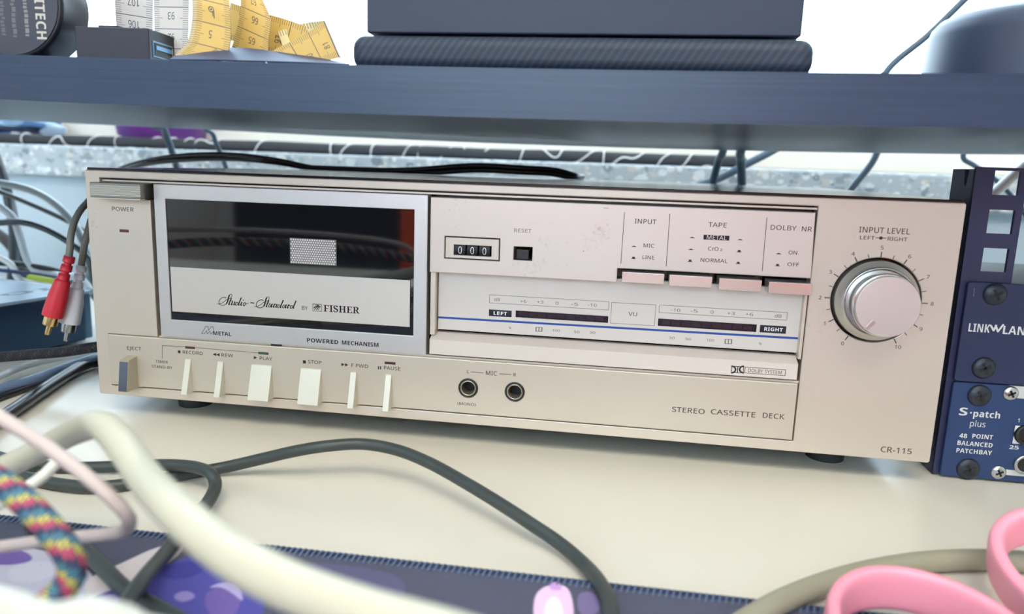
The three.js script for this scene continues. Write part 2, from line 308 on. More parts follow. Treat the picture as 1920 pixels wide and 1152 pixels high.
  pl.curve([Z(1238, 312), Z(1258, 300, 1262, 275, 1280, 262)], 0.4, ink); pl.curve([Z(1232, 294), Z(1252, 270, 1276, 286, 1304, 282)], 0.5, ink); pl.curve([Z(1262, 316), Z(1276, 300, 1276, 284, 1290, 270)], 0.4, ink); pl.curve([Z(1284, 318), ['l', ...q(1292, 290)]], 0.35, ink); pl.curve([Z(1250, 268), Z(1262, 260, 1272, 262, 1284, 272)], 0.35, ink);
  pl.text('FISHER', 606.3, 673.7, 578.2, 582.2, 3.5, { font: 'serif', weight: 'bold', color: 'rgb(34,20,30)' });
  const lm = mat('#ffffff', 0.4, 0.6);
  mesh('label_plate', pl.wear(plate(rectA(47.1, 180.4, 50.2, 74.7, zl), [], 0.15, zl, 0.1), lm), lm, door);
  // diffuser with a grid of raised dots
  const d0 = onZ(543, 446, 0.0004), d1 = onZ(631, 499, 0.0004), dx0 = d0.x / mm, dy1 = (d0.y - Y0) / mm, dx1 = d1.x / mm, dy0 = (d1.y - Y0) / mm;
  const dif = mesh('reflector', boxG(dx0 * mm, dx1 * mm, dy0 * mm, dy1 * mm, 0.0001, 0.0004, 0.0001), mat(rgb(118, 110, 108), 0.4), door);
  const dots = [], nx = 19, ny = 11;
  for (let j = 0; j < ny; j++) for (let i = 0; i < nx; i++) {
    const g = new THREE.IcosahedronGeometry(0.00052, 1); g.scale(1, 1, 0.8);
    g.translate((dx0 + 0.8 + (i + (j % 2) * 0.5) * (dx1 - dx0 - 1.6) / (nx - 0.5)) * mm, (dy0 + 0.8 + j * (dy1 - dy0 - 1.6) / (ny - 1)) * mm, 0.0004); dots.push(g);
  }
  mesh('dot_grid', merge(dots), mat(rgb(240, 232, 230), 0.3), door).userData.kind = 'stuff';
}
bx('door_latch', 103.5, 109, 34.6, 36.1, -4, 0.6, M.dark, deck, 0.2);
bx('lower_rail', 38.5, 375.8, 34.9, 36.2, -8.5, -1.2, silverPlain, deck, 0.1);
// upper control panel
{
  const z1 = 2.4, pr = new Print(189, 378, 78, 120, 10, z1, [220, 206, 196]);
  const t = (s, a, b, v, h, o) => pr.text(s, a, b, v - (b - a) * 0.0275, v + (b - a) * 0.0275, h, o);
  t('RESET', 963, 996.5, 432.7, 1.75, { color: 'rgb(120,98,98)' });
  t('INPUT', 1189.5, 1231, 415.8, 2.2); t('MIC', 1205.5, 1227, 461, 1.8); t('LINE', 1203.7, 1227.3, 483, 1.8);
  t('TAPE', 1328, 1363.6, 422, 2.2); pr.frame(1319.5, 440.3, 1367, 451.5, 0, 'rgb(38,28,36)', true); t('METAL', 1324, 1363, 445.9, 1.9, { color: 'rgb(222,205,198)' });
  t('CrO', 1327, 1348, 466.6, 1.8); t('2', 1349.5, 1355, 469, 1.1); t('NORMAL', 1312.3, 1364.5, 488.7, 1.8);
  t('DOLBY', 1443.5, 1493.5, 427.2, 2.2); t('NR', 1502, 1522.7, 429.7, 2.2); t('ON', 1477.8, 1495.8, 474, 1.8); t('OFF', 1475.7, 1498.6, 496.2, 1.8);
  for (const [u, v, on] of [[1189, 460.5, 0], [1188, 483, 1], [1298, 443.7, 0], [1295.6, 466, 0], [1294, 488.4, 1], [1388, 447.7, 0], [1386, 470.4, 1], [1384.2, 492.4, 1], [1460.3, 474, 0], [1458, 496.6, 1]]) {
    const [a, b] = pr.at(u, v), x = pr.x; x.fillStyle = INK; x.fillRect(a - 1.1, b - 0.75, 2.2, 0.22);
    x.beginPath(); const hh = on ? 0.9 : 0.4, w0 = on ? 0.62 : 0.9, w1 = on ? 0.62 : 0.3; x.moveTo(a - w0, b - 0.6); x.lineTo(a + w0, b - 0.6); x.lineTo(a + w1, b - 0.6 + hh); x.lineTo(a - w1, b - 0.6 + hh); x.fill();
  }
  for (const [u0, v0, u1, v1] of [[1171, 398, 1164, 495], [1256, 401, 1249, 500], [1438, 408, 1429, 509]]) pr.line([[u0, v0], [u1, v1]], 0.26);
  pr.smudge(1125, 430, 5, 60, 0.07); pr.smudge(1110, 450, 8, 50, 0.05); pr.smudge(1020, 470, 14, 60, 0.05); pr.dot(1094, 471, 0.3, 'rgba(90,60,60,0.6)'); pr.smudge(850, 377, 14, 30, 0.05); pr.line([[1131, 390], [1141, 391]], 0.3, 'rgba(110,90,85,0.5)'); pr.smudge(990, 500, 9, 60, 0.06);
  const A = (a, b) => P(a, b, z1);
  const outer = [A(190.7, 79.7), A(285.4, 79.7), A(285.4, 86.6), A(376.3, 86.6), A(375.2, 117.6), A(190.7, 117.6)];
  const m = silver(0.42, 0.5);
  const cp = mesh('control_panel', pr.wear(plate(outer, [rectA(198.2, 226.6, 87, 98.4, z1), rectA(233.7, 243, 88.1, 94.8, z1)], -7.5, z1, 0.35), m), m, deck);
  mesh('counter_bezel', plate(rectA(198.7, 226.1, 87.5, 97.9, z1), [rectA(203, 222.3, 89, 94.3, z1)], -5, z1 - 0.2, 0.25), silverPlain, cp);
  const [dc, dx] = canvasOf(96, 96); dx.fillStyle = 'rgb(16,16,18)'; dx.fillRect(0, 0, 96, 96); dx.fillStyle = 'rgb(226,226,222)'; dx.font = '84px sans-serif'; dx.textAlign = 'center'; dx.save(); dx.translate(48, 78); dx.scale(0.9, 1); dx.fillText('0', 0, 0); dx.restore();
  const dm = mat('#ffffff', 0.5); dm.map = texOf(dc);
  for (let i = 0; i < 3; i++) {
    const [x0, y0] = P(203.6 + i * 6.25, 88.8, 1), [x1, y1] = P(208.9 + i * 6.25, 94.5, 1);
    const g = new THREE.CylinderGeometry(0.0065, 0.0065, (x1 - x0) * mm, 40, 1, false, -0.55, 1.1); const gp = g.rotateZ(Math.PI / 2).rotateX(0);
    gp.translate(0, 0, 0); const g2 = new THREE.BoxGeometry((x1 - x0) * mm, (y1 - y0) * mm, 0.003, 1, 8, 1), pp = g2.attributes.position;
    for (let k = 0; k < pp.count; k++) { const yy = pp.getY(k); pp.setZ(k, pp.getZ(k) - yy * yy / 0.014); } g2.computeVertexNormals(); g2.translate((x0 + x1) / 2 * mm, (y0 + y1) / 2 * mm, -0.0005);
    mesh('digit_wheel', g2, dm, cp);
  }
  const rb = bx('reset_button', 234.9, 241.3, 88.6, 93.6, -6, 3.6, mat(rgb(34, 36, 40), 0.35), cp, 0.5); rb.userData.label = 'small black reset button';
}
// four push switches under the control panel
for (const [u0, u1, vt, vb] of [[1165.5, 1246, 514, 529.5], [1254, 1336, 519.5, 536], [1347, 1429, 526, 543.5], [1440, 1524, 532.5, 550]]) {
  const a = onZ(u0, vb, 0.006), b = onZ(u1, vt, 0.006);
  mesh('push_switch', boxG(a.x, b.x, a.y - Y0, b.y - Y0, -0.006, 0.006, 0.0003), mat(rgb(214, 208, 204), 0.2, 0.75), deck);
}
// level meter panel
{
  const z1 = -4.2, pr = new Print(193, 379, 47, 84, 10, z1, [214, 205, 198]);
  const g1 = 'rgb(104,90,88)', t = (s, a, b, v, h, o = {}) => pr.text(s, a, b, v - (b - a) * 0.0275, v + (b - a) * 0.0275, h, { color: g1, ...o });
  pr.frame(918, 553, 1141, 581.6, 0.2, g1); pr.frame(1236.5, 572.3, 1475, 600.8, 0.2, g1); pr.frame(1147, 567.3, 1227, 611.3, 0.2, g1);
  for (const [s, a, b, v] of [['dB', 926, 938.5, 562], ['+6', 974.6, 987.5, 565.4], ['+3', 1005.8, 1019.8, 566.7], ['0', 1041, 1048, 568.8], ['-5', 1070, 1084.8, 570.6], ['-10', 1101.7, 1119.4, 572.3],
    ['-10', 1257.4, 1276.4, 581.9], ['-5', 1294, 1309, 583.6], ['0', 1331.8, 1338.6, 585.5], ['+3', 1363, 1379, 588], ['+6', 1397, 1413, 589.6], ['dB', 1451.8, 1466, 592.8]]) t(s, a, b, v, 1.6);
  for (const [s, a, b, v] of [['%', 953.5, 959, 615], ['100', 1035, 1050, 620], ['50', 1075.4, 1087, 622.7], ['30', 1105, 1116.7, 624], ['30', 1254, 1265.4, 634], ['50', 1284.4, 1295.8, 636], ['100', 1324, 1339, 638.5], ['%', 1422.7, 1428.7, 645]]) t(s, a, b, v, 1.35);
  const dd = (u0, v0, u1, v1, c, w) => { const um = (u0 + u1) / 2; for (const [a, b, s] of [[u0, um - 0.6, 1], [um + 0.6, u1, -1]]) { pr.frame(a, v0, b, v1, w, c); const i = s > 0 ? a : b; pr.line([[i, v0], [i, v1]], w * 2, c); } };
  dd(1005, 614, 1016, 622, g1, 0.25); dd(1359.7, 637, 1371.6, 645, g1, 0.25);
  t('VU', 1178, 1196, 589.5, 1.9, { color: 'rgb(80,66,66)' });
  pr.line([[815, 595], [1503, 635.2]], 1.05, 'rgb(34,72,150)');
  pr.frame(917, 580.5, 959, 595.3, 0, 'rgb(24,20,30)', true); t('LEFT', 924.5, 951, 588, 1.75, { color: '#eee', weight: 'bold' });
  pr.frame(1425.5, 609.5, 1473, 626.3, 0, 'rgb(24,20,30)', true); t('RIGHT', 1432, 1468, 618.2, 1.75, { color: '#eee', weight: 'bold' });
  const m = silver(0.5, 0.15);
  const mp = mesh('meter_panel', pr.wear(plate(rectA(195.4, 373.6, 50.1, 81.5, z1), [], -8.4, z1, 0.2), m), m, deck);
  const gl = mat(rgb(30, 18, 28), 0.18);
  for (const [a, b, c, d] of [[235.7, 282.3, 59.0, 62.4], [306.7, 353.7, 59.1, 62.8]]) {
    const bar = bx('level_meter', a, b, c, d, -5, z1 + 0.25, gl, mp, 0.1);
    for (let i = 0; i < 9; i++) bx('segment', a + 1.6 + i * (b - a - 3) / 9, a + 1.6 + (i + 0.86) * (b - a - 3) / 9, c + 0.7, d - 0.7, -5, z1 + 0.32, mat(rgb(44, 26, 38), 0.25), bar, 0.03);
  }
}
bx('meter_side', 191.2, 193.9, 47, 80, -8.4, 0.2, silverPlain, deck, 0.3); bx('meter_side', 374.3, 375.7, 47, 81, -8.4, 0.2, silverPlain, deck, 0.2);
// sloping ledge below the meters
{
  const pr = new Print(190, 377, 35, 50, 10.5, 2, [218, 207, 198]);
  pr.text('DOLBY SYSTEM', 1402, 1467, 694.7, 698.8, 1.75); pr.frame(1397.5, 688.8, 1472, 705, 0.24);
  for (const [a, b, s] of [[1372.5, 1382.4, 1], [1384, 1393.8, -1]]) {
    pr.frame(a, 687 + (s < 0 ? 0.6 : 0), b, 699.5 + (s < 0 ? 0.6 : 0), 0.3, 'rgb(30,22,26)');
    const e = s > 0 ? a : b; pr.curve([[e, 687.3], [e + s * 9, 688, e + s * 9, 698.5, e, 699.8]], 0.75, 'rgb(30,22,26)');
  }
  const s = new THREE.Shape(); [[2, 37.2], [2, 44.9], [-4.6, 47.7], [-8.3, 47.7], [-8.3, 37.2]].forEach(([z, y], i) => (i ? s.lineTo(-z * mm, y * mm) : s.moveTo(-z * mm, y * mm)));
  const [xa] = P(191.3, 40, 2), [xb] = P(375, 40, 2);
  const g = new THREE.ExtrudeGeometry(s, { depth: (xb - xa) * mm - 0.0004, bevelEnabled: true, bevelSize: 0.0002, bevelThickness: 0.0002, bevelOffset: -0.0002, bevelSegments: 1 });
  g.rotateY(Math.PI / 2).translate(xa * mm, 0, 0);
  const m = silver(0.45, 0.2); mesh('meter_ledge', pr.wear(g, m), m, deck);
}
// key strip
{
  const z1 = 1.2, pr = new Print(6, 378, 4, 37, 5.4, z1, [207, 197, 182]);
  const t = (s, a, b, v, h, o) => pr.text(s, a, b, v - (b - a) * 0.03, v + (b - a) * 0.03, h, o);
  t('EJECT', 237, 265, 653.5, 1.8); t('TIMER', 291.7, 315, 679, 1.5); t('STAND-BY', 284, 323, 688.3, 1.5);
  t('RECORD', 341.7, 380.6, 661.6, 1.85); pr.dot(336, 660, 0.85); t('REW', 414, 437, 666.6, 1.85); t('PLAY', 486, 510.4, 672.4, 1.85); t('STOP', 577, 603.5, 679.7, 1.85); t('F FWD', 657.7, 691, 686.6, 1.85); t('PAUSE', 718.7, 751.7, 691.2, 1.85);
  const tri = (u, v, s) => pr.line([[u - s * 3, v - 2.9], [u + s * 3.2, v], [u - s * 3, v + 2.9]], 0, INK, true);
  tri(402.2, 665, -1); tri(408.7, 665.5, -1); tri(479, 671, 1); tri(643.2, 683.9, 1); tri(650, 684.6, 1);
  pr.frame(568, 676, 573.6, 682, 0, INK, true); pr.frame(708.7, 686.9, 710.7, 693, 0, INK, true); pr.frame(712.7, 687, 714.7, 693.2, 0, INK, true);
  pr.line([[304.3, 673], [304.3, 648.3], [347, 650.6]], 0.2); pr.line([[366, 652.3], [484, 662]], 0.2);
  t('L', 875, 880, 697, 1.7); pr.line([[882.5, 697.8], [906, 699.5]], 0.2); t('MIC', 909.8, 932.3, 700.6, 2.1); pr.line([[936.5, 701.4], [959, 703]], 0.2); t('R', 962, 967.7, 703.2, 1.7); t('(MONO)', 857.5, 892.5, 758.2, 1.5);
  t('STEREO', 1259.4, 1322.5, 769.8, 2.55); t('CASSETTE', 1331.8, 1418, 775.6, 2.55); t('DECK', 1428.7, 1470.8, 780.3, 2.55);
  const keys = [['eject', 19.9, 25.2, 26.9], ['record', 54.3, 57.7, 58.6], ['rewind', 73.3, 76.7, 77.6], ['play', 92.8, 104.6, 105.6], ['stop', 121.0, 132.5, 133.4], ['fast_forward', 148.8, 152.1, 153.0], ['pause', 168.1, 171.3, 172.1]];
  const holes = keys.map(([n, a, , c]) => rect(a - 0.7, c, 6.6, n === 'eject' ? 25.6 : 25));
  const [m1x, m1y] = P(212.2, 19.8, z1), [m2x, m2y] = P(236.7, 19.7, z1);
  const m = silver(0.42, 0.5);
  const st = mesh('key_strip', pr.wear(plate(rectA(7.4, 375.6, 5.9, 34.7, z1), [...holes, { x: m1x, y: m1y, r: 4.6 }, { x: m2x, y: m2y, r: 4.6 }], -5, z1, 0.4), m), m, deck);
  const key = mat(rgb(208, 206, 192), 0.4, 0.2);
  for (const [n, a, b] of keys) {
    const e = n === 'eject', zt = e ? 8.6 : 1.8, zb = e ? 11.2 : 7.2, top = e ? 22.6 : 23.9, bot = 5.9, s = new THREE.Shape();
    [[-6, bot], [zb, bot], [zt, top], [zt - 0.4, top + 0.4], [-6, e ? 25 : 24.4]].forEach(([z, y], i) => (i ? s.lineTo(-z * mm, y * mm) : s.moveTo(-z * mm, y * mm)));
    const g = new THREE.ExtrudeGeometry(s, { depth: (b - a) * mm - 0.0003, bevelEnabled: true, bevelSize: 0.00015, bevelThickness: 0.00015, bevelOffset: -0.00015, bevelSegments: 1 }).rotateY(Math.PI / 2).translate(a * mm + 0.00015, 0, 0);
    const k = mesh(n + '_key', g, e ? mat(rgb(178, 170, 152), 0.45, 0.4) : key, deck);
    if (e) { const f = new THREE.BoxGeometry((b - a - 0.5) * mm, 0.0162, 0.0003); f.rotateX(-Math.atan2(zb - zt, top - bot)); f.translate((a + b) / 2 * mm, (bot + top) / 2 * mm, ((zb + zt) / 2 + 0.15) * mm); mesh('chrome_face', f, mat(rgb(112, 120, 136), 0.25, 0.9), k).userData.label = 'chrome front of the eject key coloured dark as its reflection'; }  // grey-blue base colour holds the dark reflection of the chrome front
  }
  const lamp = (u0, u1, v, c) => { const a = onZ(u0, v, z1 * mm), b = onZ(u1, v, z1 * mm), y = (a.y + b.y) / 2 - Y0; mesh('indicator_lamp', boxG(a.x, b.x, y - 0.0007, y + 0.0007, 0.0005, 0.0014, 0.0003), mat(c, 0.3), deck); };
  lamp(347, 365.6, 652.3, rgb(86, 48, 56)); lamp(484, 503.5, 663, rgb(50, 72, 62)); lamp(721, 741.7, 681.3, rgb(72, 34, 46));
  for (const [x, y] of [[m1x, m1y], [m2x, m2y]]) {
    const L = (pts) => new THREE.LatheGeometry(pts.map(([r, z]) => new THREE.Vector2(r * mm, z * mm)), 48).rotateX(Math.PI / 2).translate(x * mm, y * mm, 0);
    const j = mesh('microphone_jack', L([[4.2, -4], [4.2, 1.6], [4.5, 1.9], [5.0, 1.9], [5.2, 1.5], [5.2, 1.1]]), M.black, deck);
    mesh('metal_ring', L([[3.4, -4], [3.4, 1.4], [3.6, 1.8], [4.0, 1.8], [4.2, 1.5], [4.2, 0]]), mat(rgb(180, 174, 162), 0.3, 0.8), j);
    mesh('jack_bottom', new THREE.CylinderGeometry(0.0044, 0.0044, 0.001, 32).rotateX(Math.PI / 2).translate(x * mm, y * mm, -0.0055), M.dark, j);
    mesh('jack_barrel', L([[3.1, -5], [2.9, -1], [3.4, 0.6]]), mat(rgb(120, 112, 100), 0.4, 0.5), j);
  }
}
// input level knob: rear and front ring, face and pointer
{
  const [kx, ky] = [406.4, 77.8], L = (pts) => new THREE.LatheGeometry(pts.map(([r, z]) => new THREE.Vector2(r * mm, z * mm)), 96).rotateX(Math.PI / 2).translate(kx * mm, ky * mm, 0);
  const k = mesh('level_knob', L([[19.0, -7], [19.0, 1.2], [18.7, 1.8], [17.2, 4.5], [16.4, 6.2], [15.6, 6.4], [15.3, 5.2], [14.8, 4.8], [0.01, 4.8]]), mat(rgb(206, 204, 200), 0.28, 0.85), deck);
  mesh('knob_collar', L([[14.2, 4.8], [14.2, 13.2], [14.6, 13.6], [14.6, 14.2], [14.2, 14.5], [13.4, 14.5]]), M.chrome, k);
  mesh('knob_face', L([[13.2, 14.3], [13.9, 14.6], [13.9, 17.1], [13.5, 17.6], [0.01, 17.6]]), mat(rgb(212, 203, 199), 0.36, 0.6), k);
  const g = boxG(-0.0009, 0.0009, 0.0085, 0.0132, 0.0174, 0.0182, 0.0002).rotateZ((232 - 90) * Math.PI / 180).translate(kx * mm, ky * mm, 0);
  mesh('pointer', g, mat(rgb(196, 176, 168), 0.3, 0.7), k);
}

// ---------------------------------------------------------------- shelf above the deck
// the board sags a little between its legs
const sag = (x) => { const q = (0.274 - x) / 0.25, k = Math.min(Math.abs(q), 1.3); return 0.00245 * k * k + (Math.abs(q) > 1.3 ? (Math.abs(q) - 1.3) * 0.004 : 0); };
const shelfTop = (x) => 0.1642 + 0.0186 + sag(x);
{
  const g = new THREE.BoxGeometry(1.36, 0.0186, 0.33, 80, 1, 1); g.translate(0.37, 0.1642 + 0.0093, -0.09);
  const p = g.attributes.position, n = g.attributes.normal, uv = new Float32Array(p.count * 2);
  for (let i = 0; i < p.count; i++) { uv[2 * i] = p.getX(i) / 0.5; uv[2 * i + 1] = (Math.abs(n.getY(i)) > 0.7 ? p.getZ(i) : p.getY(i)) / 0.12; p.setY(i, p.getY(i) + sag(p.getX(i))); }
  g.setAttribute('uv', new THREE.BufferAttribute(uv, 2)); g.computeVertexNormals();
  const m = mat('#ffffff', 0.34), t = texOf(woodTexture([36, 54, 80], 22)); t.wrapS = t.wrapT = THREE.RepeatWrapping; m.map = t;
  const s = thing('desk_shelf', 'dark wood-grain shelf board raised over the cassette deck', 'shelf', [0, 0, 0]);
  mesh('board', g, m, s);
  for (const x of [-0.295, 1.02]) for (const z of [-0.215, 0.06]) mesh('leg', boxG(x - 0.008, x + 0.008, 0, 0.1642 + sag(x) + 0.0002, z - 0.008, z + 0.008, 0.002), M.black, s);
}

// ---------------------------------------------------------------- things on the shelf
function ribbonG(sections, thick = 0.0004, n = 60) {   // sections: [edge point, other edge point]; a thin sheet with both faces and its rim
  const cms = sections.map((s) => s[2]), cmAt = (i) => { if (cms[0] === undefined) return i / n; const q = i / n * (cms.length - 1), k = Math.min(cms.length - 2, Math.floor(q)), c = cms[k] + (cms[k + 1] - cms[k]) * (q - k); return (c - cms[0]) / (cms[cms.length - 1] - cms[0]); };
  const A = smooth(sections.map((s) => s[0]), n), B = smooth(sections.map((s) => s[1]), n), pos = [], uv = [], idx = [];
  for (let i = 0; i <= n; i++) {
    const t = A[Math.min(n, i + 1)].clone().sub(A[Math.max(0, i - 1)]), w = B[i].clone().sub(A[i]), nn = t.cross(w).normalize().multiplyScalar(thick / 2);
    for (const s of [1, -1]) for (const [q, k] of [[A[i], 0], [B[i], 1]]) { const p = q.clone().addScaledVector(nn, s); pos.push(p.x, p.y, p.z); uv.push(k, cmAt(i)); }
  }
  const quad = (a, b, c, d) => idx.push(a, b, c, a, c, d);
  for (let i = 0; i < n; i++) { const a = 4 * i, b = a + 4; quad(a, a + 1, b + 1, b); quad(a + 2, b + 2, b + 3, a + 3); quad(a, b, b + 2, a + 2); quad(a + 1, a + 3, b + 3, b + 1); }
  quad(0, 2, 3, 1); const e = 4 * n; quad(e, e + 1, e + 3, e + 2);
  const g = new THREE.BufferGeometry(); g.setAttribute('position', new THREE.Float32BufferAttribute(pos, 3)); g.setAttribute('uv', new THREE.Float32BufferAttribute(uv, 2)); g.setIndex(idx);
  const f = g.toNonIndexed(); f.computeVertexNormals(); return f;
}
function tapeTexture(base, ink, marks, from, to, turn = Math.PI, extra) {   // a tape print; cm positions run from the first section (v=0, canvas bottom) to the last
  const [c, x] = canvasOf(256, Math.round(256 / 1.6 * Math.abs(to - from))), per = c.height / (to - from), Yc = (cm) => c.height - (cm - from) * per;
  x.fillStyle = base; x.fillRect(0, 0, 256, c.height); x.strokeStyle = ink;
  const lo = Math.ceil(Math.min(from, to) * 10), hi = Math.floor(Math.max(from, to) * 10);
  for (let k = lo; k <= hi; k++) {
    const y = Yc(k / 10), L = k % 10 === 0 ? 256 : k % 5 === 0 ? 64 : 42; x.lineWidth = k % 10 === 0 ? 4.5 : 2.4;
    for (const s of [0, 1]) { x.beginPath(); x.moveTo(s ? 256 : 0, y); x.lineTo(s ? 256 - L : L, y); x.stroke(); }
  }
  x.fillStyle = ink; x.textAlign = 'center';
  for (const [s, cm, px = 128] of marks) { x.save(); x.translate(px, Yc(cm)); x.rotate(turn); x.scale(0.8, 1.15); x.font = '64px sans-serif'; x.fillText(s, 0, 24); x.restore(); }
  if (extra) extra(x, Yc); return texOf(c);
}
{
  const tape = thing('measuring_tape', 'loosely coiled yellow and white tailor tape with black numerals on the shelf', 'tape measure');
  const ink = 'rgb(40,46,78)', Wt = 'rgb(206,204,200)', Yl = 'rgb(214,180,100)';
  const strip = (secs, z, base, marks, extra) => {   // secs: both edges in the photograph, depth, centimetre
    const q = secs.map(([a, b, c, d, za, cm]) => [onZ(a, b, z + za), onZ(c, d, z + za), cm]);
    const m = mat('#ffffff', 0.5, 0, { side: THREE.DoubleSide }); m.map = tapeTexture(base, ink, marks, secs[0][5], secs[secs.length - 1][5], Math.PI, extra); return mesh('tape_loop', ribbonG(q, 0.0005, 60), m, tape);
  };
  // each strip runs from the shelf up out of the picture and over
  strip([[222, 108, 286, 119, 0, 104], [220, 66, 286, 76, 0, 105], [217, 24, 286, 35, 0, 106], [215, -16, 287, -5, 0, 107], [216, -54, 286, -44, -0.006, 108], [222, -70, 285, -62, -0.02, 109.2]], 0.015, Wt, [['107', 106.6], ['106', 105.6], ['105', 104.6]]);
  strip([[298, 120, 336, 120, 0, 90.3], [293, 91, 350, 92, 0, 91], [290, 54, 353, 55, 0, 92], [289, 13, 354, 14, 0, 93], [288, -27, 354, -26, 0, 94], [288, -60, 353, -58, -0.006, 95], [290, -76, 352, -74, -0.018, 96]], 0.03, Wt, [['93', 92.6], ['92', 91.6], ['91', 90.6], ['94', 93.6]]);
  for (const k of [2, 1, 0]) strip([[324, 118, 345, 121, 0, 2.6], [343, 98, 415, 116, 0, 3.3], [360, 79, 428, 96, 0, 4], [369, 38, 433, 54, 0, 5], [369, -3, 430, 12, 0, 6], [367, -40, 426, -28, -0.004, 7], [368, -66, 424, -56, -0.016, 8]].map(([a, b, c, d, z, cm]) => [a - k * 4.5, b, c - k * 4, d, z, cm]), 0.0535 - k * 0.0016,
    k ? 'rgb(214,196,150)' : Yl, k ? [] : [['5', 4.55, 112]], k ? null : (x, Yc) => {
      x.lineWidth = 6; x.strokeStyle = ink; x.save(); x.translate(112, Yc(5.55)); x.rotate(Math.PI); x.beginPath(); x.arc(0, 16, 19, 0, 7); x.moveTo(-19, 14); x.lineTo(-21, -44); x.moveTo(-10, -4); x.lineTo(-10, -30); x.stroke(); x.beginPath(); x.arc(0, 16, 7, 0, 7); x.fillStyle = ink; x.fill(); x.restore();
      x.save(); x.translate(176, Yc(3.8)); x.rotate(-1.2); x.font = '34px sans-serif'; x.fillText('any', 0, 0); x.restore(); });
  strip([[424, 122, 486, 136, 0, 63.3], [436, 87, 500, 110, 0, 64], [446, 49, 504, 75, 0, 65], [452, 12, 507, 36, 0, 66], [452, -18, 492, -2, -0.002, 66.9], [454, -34, 486, -22, -0.02, 67.8]], 0.036, Yl, [['65', 64.6], ['66', 65.6], ['67', 66.5]]);
  strip([[434, 6, 422, 72, 0, 94], [470, 18, 462, 84, 0.002, 95], [508, 28, 498, 98, 0.004, 96], [548, 40, 532, 106, 0.005, 97], [590, 56, 572, 120, 0.004, 98], [622, 66, 604, 126, 0, 99]], 0.018, Yl, [['96', 95.55], ['97', 96.55, 150], ['98', 97.55]]);
  strip([[492, 106, 520, 140, 0, 77.5], [520, 91, 548, 132, 0, 78.4], [550, 76, 578, 124, 0, 79.2], [578, 61, 605, 116, 0, 80], [607, 40, 636, 108, 0, 81]], 0.046, Yl, [['79', 78.6], ['80', 79.55, 186], ['81', 80.6, 150]]);
  strip([[607, 40, 636, 108, 0, 81], [611, 38, 640, 109, -0.006, 81.6], [602, 39, 630, 108, -0.016, 82.2], [564, 45, 590, 112, -0.024, 83], [520, 60, 540, 118, -0.022, 84]], 0.046, 'rgb(236,222,170)', []);
}
{
  const c = onZ(24, -8, 0.055), r = 0.0242, x0 = c.x, y0 = shelfTop(x0) + r, prof = [[0.001, 0.0], [r - 0.0015, 0], [r - 0.0006, -0.0003], [r, -0.002], [r, -0.020], [r - 0.003, -0.024], [0.001, -0.025]];
  const d = thing('round_device', 'round black gadget with pale rotated lettering standing on the shelf', 'gadget', [x0, y0, 0.058]);
  const [cv, x] = canvasOf(512, 512); x.fillStyle = 'rgb(58,62,74)'; x.fillRect(0, 0, 512, 512); x.fillStyle = 'rgb(190,188,176)'; x.save(); x.translate(256, 256); x.rotate(Math.PI / 2);
  x.font = 'bold 66px sans-serif'; x.fillText('ITECH', -20, -128); for (const [r0, al] of [[-78, 0.5], [-20, 0.3], [34, 0.25], [88, 0.2], [140, 0.15]]) { x.globalAlpha = al; for (let k = -150; k < 150;) { const w = 8 + rnd() * 16; x.fillRect(k, r0 - 10 - rnd() * 8, w, 18); k += w + 5; } } x.restore();
  const face = new THREE.CylinderGeometry(r - 0.0018, r - 0.0018, 0.0006, 64).rotateX(Math.PI / 2).translate(0, 0, 0.0002), fm = mat('#ffffff', 0.6); fm.map = texOf(cv); planarUV(face, -r, -r, r, r);
  mesh('case', new THREE.LatheGeometry(prof.map(([a, b]) => new THREE.Vector2(a, b)), 72).rotateX(Math.PI / 2), mat(rgb(30, 33, 42), 0.35), d); mesh('front_disc', face, fm, d);
  d.rotation.y = 0.12;
}
{
  const a = onZ(143, 109, 0.056), b = onZ(273, 113, 0.056), w = b.x - a.x, y = shelfTop(a.x), h = 0.0152;
  const u = thing('usb_charger', 'small black block with a USB socket in its side on the shelf', 'charger', [a.x, y, 0.056]);
  const k = mat(rgb(40, 42, 54), 0.55);
  mesh('body', merge([boxG(0, w, 0, h, -0.024, 0, 0.0006), boxG(w * 0.27, w * 0.55, h - 0.0004, h + 0.0012, -0.016, -0.003, 0.0003)]), k, u);
  const sx = w - 0.0002, s = mesh('usb_socket', boxG(sx, sx + 0.0006, 0.0035, 0.0105, -0.0205, -0.003, 0.0002), mat(rgb(96, 150, 190), 0.4), u);
  mesh('socket_hole', boxG(sx + 0.0004, sx + 0.0008, 0.0042, 0.0098, -0.0198, -0.0037), M.dark, s);
  mesh('contact_tongue', boxG(sx + 0.0006, sx + 0.0012, 0.0068, 0.0086, -0.0188, -0.0047), mat(rgb(70, 150, 200), 0.4), s);
  mesh('metal_clip', boxG(sx + 0.0006, sx + 0.0012, 0.0046, 0.0094, -0.0194, -0.0186), M.gold, s);
  u.rotation.y = 0.1;
}
{
  const f = (u, v, z) => onZ(u, v, z), y = (p) => { p.y = Math.max(p.y, shelfTop(p.x) + 0.0006); return p; };
  const o = mesh('foil_sleeve', ribbonG([[y(f(318, 114, 0.07)), y(f(330, 104, 0.045))], [y(f(400, 119, 0.073)), f(400, 93, 0.048)], [y(f(450, 121, 0.073)), f(456, 91, 0.048)], [y(f(520, 124, 0.073)), f(525, 99, 0.046)], [y(f(590, 126, 0.072)), y(f(600, 110, 0.046))], [y(f(655, 129, 0.07)), y(f(655, 121, 0.046))]], 0.0006, 80), mat(rgb(30, 52, 90), 0.5));
  tag(o, 'crumpled dark blue foil sleeve in front of the measuring tape', 'sleeve');
}
